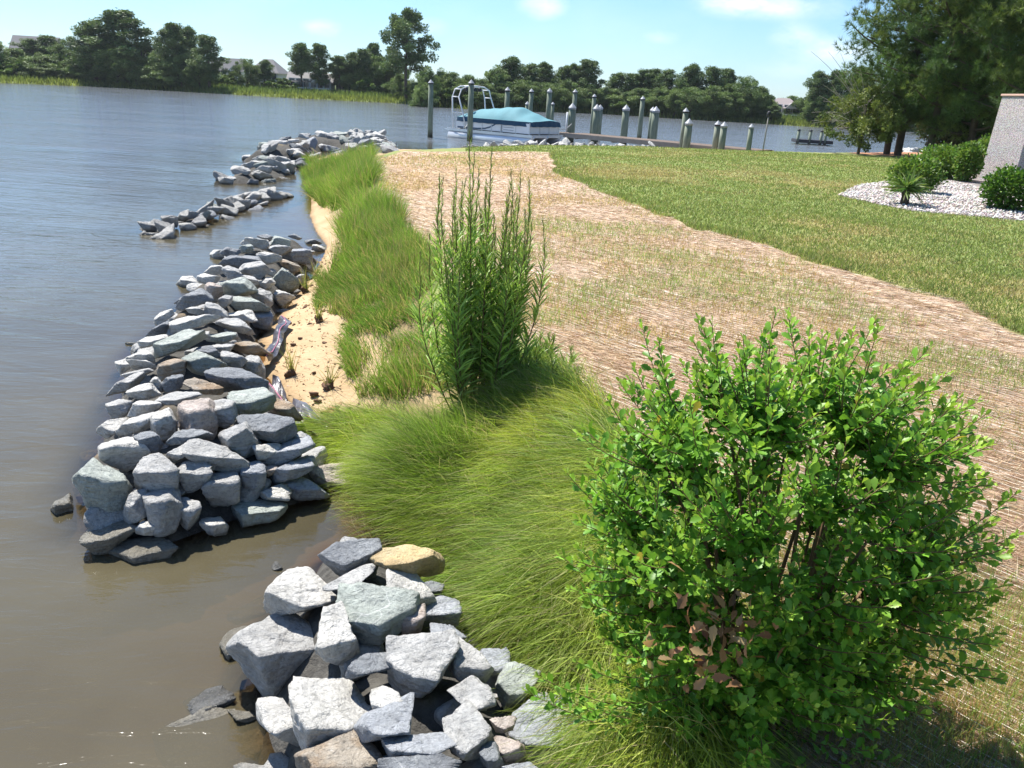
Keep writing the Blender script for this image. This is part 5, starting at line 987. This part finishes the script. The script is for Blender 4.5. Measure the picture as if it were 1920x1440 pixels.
# ------------------------------------------------------------------ pontoon boat
def boat():
    P0 = at(846, 257, 0); yaw = rad(-40); c, s = math.cos(yaw), math.sin(yaw); o = P0[:2]+np.array([c*3.3-s*1.3, s*3.3+c*1.3]); r = empty('pontoon_boat', (o[0], o[1], 0), yaw, 'silver and white pontoon boat under a teal canvas cover, moored at the dock', 'boat')
    SIL = simple('silver_tube', (.62, .63, .65), .32, 3, .1, .05, metal=.55); WH = simple('white_panel', (.72, .72, .72), .4, 3, .08, .05); DK = simple('dark_stripe', (.05, .09, .14), .4); 
    TEAL = simple('teal_canvas', (.10, .25, .29), .8, 2, .2, .25, 60); BLUE = simple('blue_canvas', (.025, .07, .12), .8, 2, .2, .25, 60)
    for y in (-1.25, 0, 1.25):
        xs = [-3.4, -3.35, 2.1, 2.7, 3.1, 3.4]; zz = [.12, .12, .12, .18, .30, .45]; rr_ = [.05, .33, .33, .28, .18, .06]
        MB().tube([(x, y, z) for x, z in zip(xs, zz)], rr_, 16).build('pontoon', SIL, r, True)
    MB().box(-3.5, 3.3, -1.42, 1.42, .46, .52).build('deck', WOOD, r); mb = MB(); mb.box(-3.52, 3.32, -1.47, -1.422, .40, .56); mb.box(-3.52, 3.32, 1.422, 1.47, .40, .56); mb.box(3.322, 3.37, -1.47, 1.47, .40, .56); mb.build('deck_trim', SIL, r)
    MB().box(-4.2, -3.53, -1.0, 1.0, .40, .47).build('swim_platform', SIL, r)
    for x0, x1, y0, y1 in ((-2.9, .9, -1.38, -1.34), (1.0, 3.1, -1.38, -1.34), (-2.9, 3.1, 1.34, 1.38), (3.06, 3.1, -1.33, -.45), (3.06, 3.1, .45, 1.33), (3.06, 3.1, -.42, .42)):
        MB().box(x0, x1, y0, y1, .60, 1.16).build('side_panel', WH, r)
        fr = MB(); lx = (x1-x0) > .5; n = max(2, int(((x1-x0) if lx else (y1-y0))/.75)+1)
        for k in range(n):
            t = k/(n-1)
            if lx: x = x0+(x1-x0)*t; fr.box(x-.02, x+.02, y0-.025, y1+.025, .53, 1.2)
            else: y = y0+(y1-y0)*t; fr.box(x0-.025, x1+.025, y-.02, y+.02, .53, 1.2)
        fr.build('rail_frame', SIL, r)
    st = MB(); q = [(-2.7, .66), (-1.0, .66), (-.4, .70), (0, .80), (.35, .95), (.6, 1.08), (.8, 1.12)]; V = []
    for x, z in q: V += [(x, -1.386, z-.045), (x, -1.386, z+.045), (x, -1.382, z+.045), (x, -1.382, z-.045)]
    st.add(V, [(4*k+j, 4*k+(j+1) % 4, 4*k+4+(j+1) % 4, 4*k+4+j) for k in range(6) for j in range(4)]); st.build('wave_stripe', DK, r)
    for z in (.72, .86, 1.0): MB().box(1.1, 1.9, -1.39, -1.382, z, z+.02).build('pinstripe', DK, r)
    # canvas cover
    nx, ny = 60, 31; X = np.linspace(-2.75, 3.2, nx); V = []; 
    for i, x in enumerate(X):
        rid = np.interp(x, [-2.75, -2.3, -1.2, .2, .9, 1.5, 2.4, 3.2], [1.30, 1.62, 1.84, 1.94, 2.06, 1.92, 1.62, 1.34])
        hw = 1.45*(1-.10*sstep(2.2, 3.2, x)-.06*sstep(-2.2, -2.75, x))
        for j in range(ny):
            t = j/(ny-1)*2-1; y = hw*t; e = 1-abs(t)**2.2; z = 1.26+(rid-1.26)*e**.85 + .03*math.sin(x*6+t*3)*e - .05*math.sin(x*2.1)**2*(1-abs(t)); V.append((x, y, z))
    V = np.array(V); Fc = np.array([(i*ny+j, (i+1)*ny+j, (i+1)*ny+j+1, i*ny+j+1) for i in range(nx-1) for j in range(ny-1)])[:, ::-1]
    link('canvas_cover', npmesh('canvas_cover', V, [Fc]), TEAL, r)
    loop = [i*ny for i in range(nx)]+[(nx-1)*ny+j for j in range(1, ny)]+[i*ny+ny-1 for i in range(nx-2, -1, -1)]+[j for j in range(ny-2, 0, -1)]; V2 = []; m_ = len(loop)
    for k, i in enumerate(loop):
        p = V[i]; w = .02*math.sin(k*1.3)+.012*math.sin(k*2.9); o2 = p.copy(); o2[:2] *= 1+.015+w*.5; o2[2] = 1.0+.01*math.sin(k*.9); o1 = p.copy(); o1[:2] *= 1.004; o1[2] -= .004; V2 += [o1, o2]
    link('cover_skirt', npmesh('cover_skirt', np.array(V2), [np.array([(2*k, 2*((k+1) % m_), 2*((k+1) % m_)+1, 2*k+1) for k in range(m_)])]), BLUE, r)
    # wake tower
    tw = MB(); T = []
    for y in (-1.45, 1.45):
        s_ = -1 if y < 0 else 1
        for xb, xt in ((-3.0, -3.1), (-1.9, -2.55)):
            c_ = [(xb, y, .55), (xb*.6+xt*.4, y*1.03, 1.5), (xt-.02, y*1.0, 2.4), (xt, y*.86, 2.85), (xt, y*.55, 3.02), (xt, 0, 3.07)]; tw.tube(c_, .042, 8); T.append(c_)
    for k in (1, 2, 3):
        for q_ in (0, 2): tw.tube([T[q_][k], T[q_+1][k]], .03, 8)
    for y in (-.5, .5): tw.tube([(-3.1, y, 3.05), (-2.55, y, 3.05)], .03, 8)
    tw.build('wake_tower', WHITE, r, True)
    for y in (-.85, -.1, .35): MB().tube([(-2.55, y-.11, 2.86), (-2.5, y-.11, 2.86), (-2.35, y-.11, 2.86)], [.05, .12, .12], 12).build('speaker', COLLAR, r, True)
boat()
ROPE = simple('rope', (.6, .58, .52), .9)
for k, (a_, b_) in enumerate((((870, 240), (884, 215)), ((1046, 240), (1072, 232)))):
    A_ = aty(*a_, 49.5); B_ = aty(*b_, 50.5); t_ = np.linspace(0, 1, 8)[:, None]; P_ = A_*(1-t_)+B_*t_; P_[:, 2] -= .18*np.sin(t_[:, 0]*3.14)
    tag(MB().tube(list(P_), .022, 5).build('mooring_rope', ROPE), ('pale mooring rope from the boat stern to the tall piling', 'pale mooring rope from the boat bow to the piling with the white pipe')[k], 'rope')
# white stones along the back edge of the lawn
def stones():
    REST.clear()
    for px0, px1, n, yo in ((868, 1240, 62, 0),):
        for i in range(n):
            px = px0+(px1-px0)*(i+rr.random())/n; k = np.interp(px, [868, 1000, 1240], [277, 271, 277]); p = at(px, k-3.5, .8); s = rr.uniform(.16, .34); row = i % 2
            put_rock(p[0], p[1]+.5+1.0*row, .66-.2*row+s*.1, s, 'white stone of the edging between the lawn and the moored boat', 'white edging stones by the boat', 'l', .8).name = 'edging_stone'
stones()
fill([at(*p)[:2] for p in ((1683, 272, .6), (1760, 274, .6), (1760, 287, .6), (1683, 287, .6))], 26, .22, .40, 'white stone heaped on the shore behind the near pine trunks', 'white stones behind the pines', -1.6, tones='l')
for o_, t__, s__ in REST: o_.name = 'edging_stone'
# ------------------------------------------------------------------ houses beyond the far shore
def house(px, py_top, w, hpx, dep, yaw, wall, roof, label, gable=True, wn=4):
    d = ray(px, py_top); az = math.atan2(d[0], d[1]); dist = float(shore_r(az))+dep; Y = dist*math.cos(az); P = aty(px, py_top, Y); zb = hz(P[0], Y); ht = P[2]-zb; W_ = w/F*dist; D_ = W_*.7; eh = ht*.58
    r = empty('house', (P[0], Y, zb-.2), rad(yaw), label, 'house'); MB().box(-W_/2, W_/2, -D_/2, D_/2, 0, eh).build('wall', wall, r)
    o = .5; V = [(-W_/2-o, -D_/2-o, eh), (W_/2+o, -D_/2-o, eh), (W_/2+o, D_/2+o, eh), (-W_/2-o, D_/2+o, eh), (-W_/2*(.35 if not gable else 1.02)-(o if gable else 0), 0, ht+.2), (W_/2*(.35 if not gable else 1.02)+(o if gable else 0), 0, ht+.2)]
    MB().add(V, [(0, 1, 5, 4), (2, 3, 4, 5), (0, 4, 3), (1, 2, 5), (3, 2, 1, 0)]).build('roof', roof, r)
    g = MB(); gx = W_*.22; gw = W_*.17; V = [(gx-gw, -D_/2-o-.6, eh), (gx+gw, -D_/2-o-.6, eh), (gx, -D_/2-o-.6, eh+gw*.95), (gx-gw, -D_/2*.2, eh), (gx+gw, -D_/2*.2, eh), (gx, -D_/2*.2, eh+gw*.95)]
    g.add(V, [(0, 1, 2), (0, 2, 5, 3), (1, 4, 5, 2), (3, 5, 4), (0, 3, 4, 1)]).build('dormer', wall, r)
    for fl in range(2):
        for k in range(wn):
            x = -W_/2+W_*(k+.5)/wn; z = eh*(.16+.46*fl); f = MB().box(x-.65, x+.65, -D_/2-.06, -D_/2-.003, z, z+1.5).build('window', WHITE, r); MB().box(x-.5, x+.5, -D_/2-.09, -D_/2-.063, z+.12, z+1.38).build('pane', GLASS, f)
    mb = MB()
    for k in range(5): x = -W_/2+W_*k/4; mb.box(x-.12, x+.12, -D_/2-1.9, -D_/2-1.66, 0, eh*.45)
    mb.box(-W_/2, W_/2, -D_/2-2., -D_/2-.1, eh*.45+.003, eh*.45+.2); mb.build('porch', WHITE, r)
GLASS = simple('window_glass', (.05, .06, .075), .1, 2, .1, 0, spec=.6); GROOF = simple('grey_roof', (.23, .22, .22), .85); BROOF = simple('beige_roof', (.33, .28, .27), .85); WWALL = simple('house_white', (.66, .66, .66), .7); BWALL = simple('house_beige', (.46, .43, .40), .8); LW = simple('house_pale', (.55, .56, .58), .8)
house(428, 109, 46, 50, 26, 8, LW, GROOF, 'white house with a grey roof between the dark pine and the rounded tree')
house(503, 111, 50, 50, 24, -12, LW, GROOF, 'white house with a peaked roof behind the small dark pine', False)
house(585, 136, 70, 40, 20, 4, WWALL, GROOF, 'long pale house seen between the trunks of the pine pair', True, 6)
house(655, 146, 40, 40, 22, 0, WWALL, GROOF, 'pale house glimpsed under the low pines left of the tallest pine')
house(68, 68, 60, 80, 40, 6, LW, GROOF, 'grey-roofed house hidden in the trees at the far left')
house(312, 105, 40, 60, 20, 6, WWALL, GROOF, 'white house glimpsed behind the trees right of the biggest rounded pine')
house(1470, 184, 56, 40, 16, -14, BWALL, BROOF, 'beige house with a broad roof on the right far shore', False)
# ------------------------------------------------------------------ beach things
def fabric():
    FB = Mat('black_fabric'); n_ = FB.noise(9, 4, FB.pos(obj=True)); FB = FB.done(FB.bsdf(FB.mix(FB.ramp(n_, .35, .7), (.035, .033, .042), (.12, .115, .13)), .33, FB.bump(n_, .6, .03), .6)); PK = simple('pink_thread', (.45, .16, .24), .6)
    for lb, A_, B_, z in (('lower strip of shiny black silt fabric with a pink thread between rocks and sand', ((494, 684), (509, 688), (527, 719), (558, 738), (585, 758), (612, 783)), ((490, 706), (503, 742), (532, 752), (556, 780), (578, 808), (600, 802)), .2),
                          ('upper small flap of black silt fabric between rocks and sand', ((520, 582), (534, 592), (520, 606), (518, 622), (505, 640), (490, 652)), ((512, 584), (512, 596), (504, 606), (500, 622), (490, 634), (484, 648)), .26)):
        a = np.array([at(p[0]+12, p[1], z) for p in A_]); b = np.array([at(p[0]+8, p[1], z) for p in B_]); n = 40; m = 9; t = np.linspace(0, 1, n); ti = np.linspace(0, 1, len(a)); A2 = np.stack([np.interp(t, ti, a[:, k]) for k in range(3)], 1); B2 = np.stack([np.interp(t, ti, b[:, k]) for k in range(3)], 1)
        V = np.concatenate([A2+(B2-A2)*j/(m-1) for j in range(m)]).reshape(m, n, 3); zz = np.array([height(V[j, :, :2]) for j in range(m)]); jj = np.linspace(0, 1, m)[:, None]
        V[..., 2] = zz+.085+.03*jj + .02*np.sin(t*13+jj*4)+.006*np.sin(t*31-jj*6)+.03*np.sin(jj*3.14); V = V.reshape(-1, 3)
        r = empty('silt_fabric', tuple(V[m*n//2]), 0, lb, 'fabric'); c = V[m*n//2].copy(); Fc = np.array([(j*n+i, j*n+i+1, (j+1)*n+i+1, (j+1)*n+i) for j in range(m-1) for i in range(n-1)]); link('sheet', npmesh('sheet', V-c, [Fc]), FB, r)
        MB().tube(list(V.reshape(m, n, 3)[3]-c+[0, 0, .006]), .005, 5).build('thread', PK, r)
fabric()
MUD = simple('mud', (.15, .085, .05), .9, 8, .5, 1., 12, bd=.05); MUDR = simple('red_clay', (.30, .13, .07), .9, 8, .5, 1., 18, bd=.05)
def plug(px, py, h, lb, n=26, y=.5):
    p = at(px, py, .2); z = hz(p[0], p[1]); r = empty('grass_plug', (p[0], p[1], z), 0, lb, 'plant', 'grass plugs planted in the beach sand'); V, Fc = rock_shape(3, (.055, .055, .05), [np.array(v, float) for v in np.eye(3)], rndplanes(RS, (.055, .055, .05), list(np.eye(3)), 9), rr.randrange(99), amp=.25)
    link('root_ball', npmesh('root_ball', V+[0, 0, .02], [Fc]), MUD, r); d0 = np.c_[.35*RS.normal(size=(n, 2)), np.ones(n)]; q = np.c_[.02*RS.normal(size=(n, 2)), np.full(n, .04)]
    ribbons('foliage', q, d0, h*RS.uniform(.5, 1, n), np.full(n, .008), pick([(.30, .34, .08), (.42, .38, .14), (.18, .26, .06)], n), .5*RS.normal(size=(n, 3)), GRASS, 4, r)
plug(545, 677, .38, 'yellowing grass plug with a bare root ball in the middle of the sand', 30)
plug(618, 712, .34, 'grass plug with a muddy foot next to the green grass')
plug(600, 606, .36, 'leaning grass plug near the upper fabric flap')
plug(573, 528, .4, 'yellowish tuft beside the far rocks of the middle pile', 40)
plug(592, 505, .34, 'farthest small tuft at the sandy tip of the middle pile', 34)
p = at(623, 738, .28); V, Fc = rock_shape(4, (.085, .08, .055), [np.array(v, float) for v in np.eye(3)], rndplanes(RS, (.085, .08, .055), list(np.eye(3)), 12), 8, amp=.5)
tag(link('clay_clod', npmesh('clay_clod', V, [Fc]), MUDR), 'reddish crumbly clod of clay lying on the sand', 'clod').location = (p[0], p[1], hz(p[0], p[1])+.03)
def debris():
    n = 900; L = [at(*p)[:2] for p in ((500, 690, .1), (545, 560, .1), (600, 480, .1), (640, 430, .1), (650, 560, .25), (650, 700, .3), (660, 760, .3), (600, 790, .15))]; P = scatter(L, n)
    tag(ribbons('beach_debris', P3(P, .006), np.c_[RS.normal(size=(n, 2)), .05*RS.rand(n)], RS.uniform(.01, .14, n)**1.2, RS.uniform(.003, .016, n), pick([(.26, .14, .07), (.42, .30, .18), (.15, .09, .06), (.5, .4, .28)], n), .3*RS.normal(size=(n, 3))*[1, 1, .1], STRAWM, 2), kind='stuff')
debris()
def clods():
    V = []; Fc = []; n = 0; L = [at(*p)[:2] for p in ((500, 700, .1), (550, 560, .1), (610, 470, .1), (650, 440, .15), (665, 600, .3), (700, 740, .4), (610, 800, .15))]
    for x, y in scatter(L, 110):
        k = RS.randint(9); s_ = RS.uniform(.006, .03)*(1 if RS.rand() < .9 else 1.8); v = CL[k][0]*s_*np.array([1, 1, .7]); V.append(v+[x, y, hz(x, y)+s_*.2]); Fc.append(CL[k][1]+n); n += len(v)
    tag(link('sand_clods', npmesh('sand_clods', np.concatenate(V), [np.concatenate(Fc)]), MUD), kind='stuff')
CL = [rock_shape(3, (1, .9, .8), [np.array(v, float) for v in np.eye(3)], rndplanes(RS, (1, .9, .8), list(np.eye(3)), 8), 70+i, amp=.3) for i in range(9)]
clods()
# low brown scrub at the top of the beach and sandbar on the far shore

def haze():
    m = Mat('haze'); v = m.n('ShaderNodeVolumePrincipled'); v.inputs['Color'].default_value = (.86, .92, 1, 1); v.inputs['Density'].default_value = .00012; v.inputs['Anisotropy'].default_value = .2; m.L.new(v.outputs[0], m.out.inputs['Volume'])
    tag(MB().box(-1600, 1600, -1600, 1600, -4, 34).build('haze', m.m), kind='stuff')
haze()
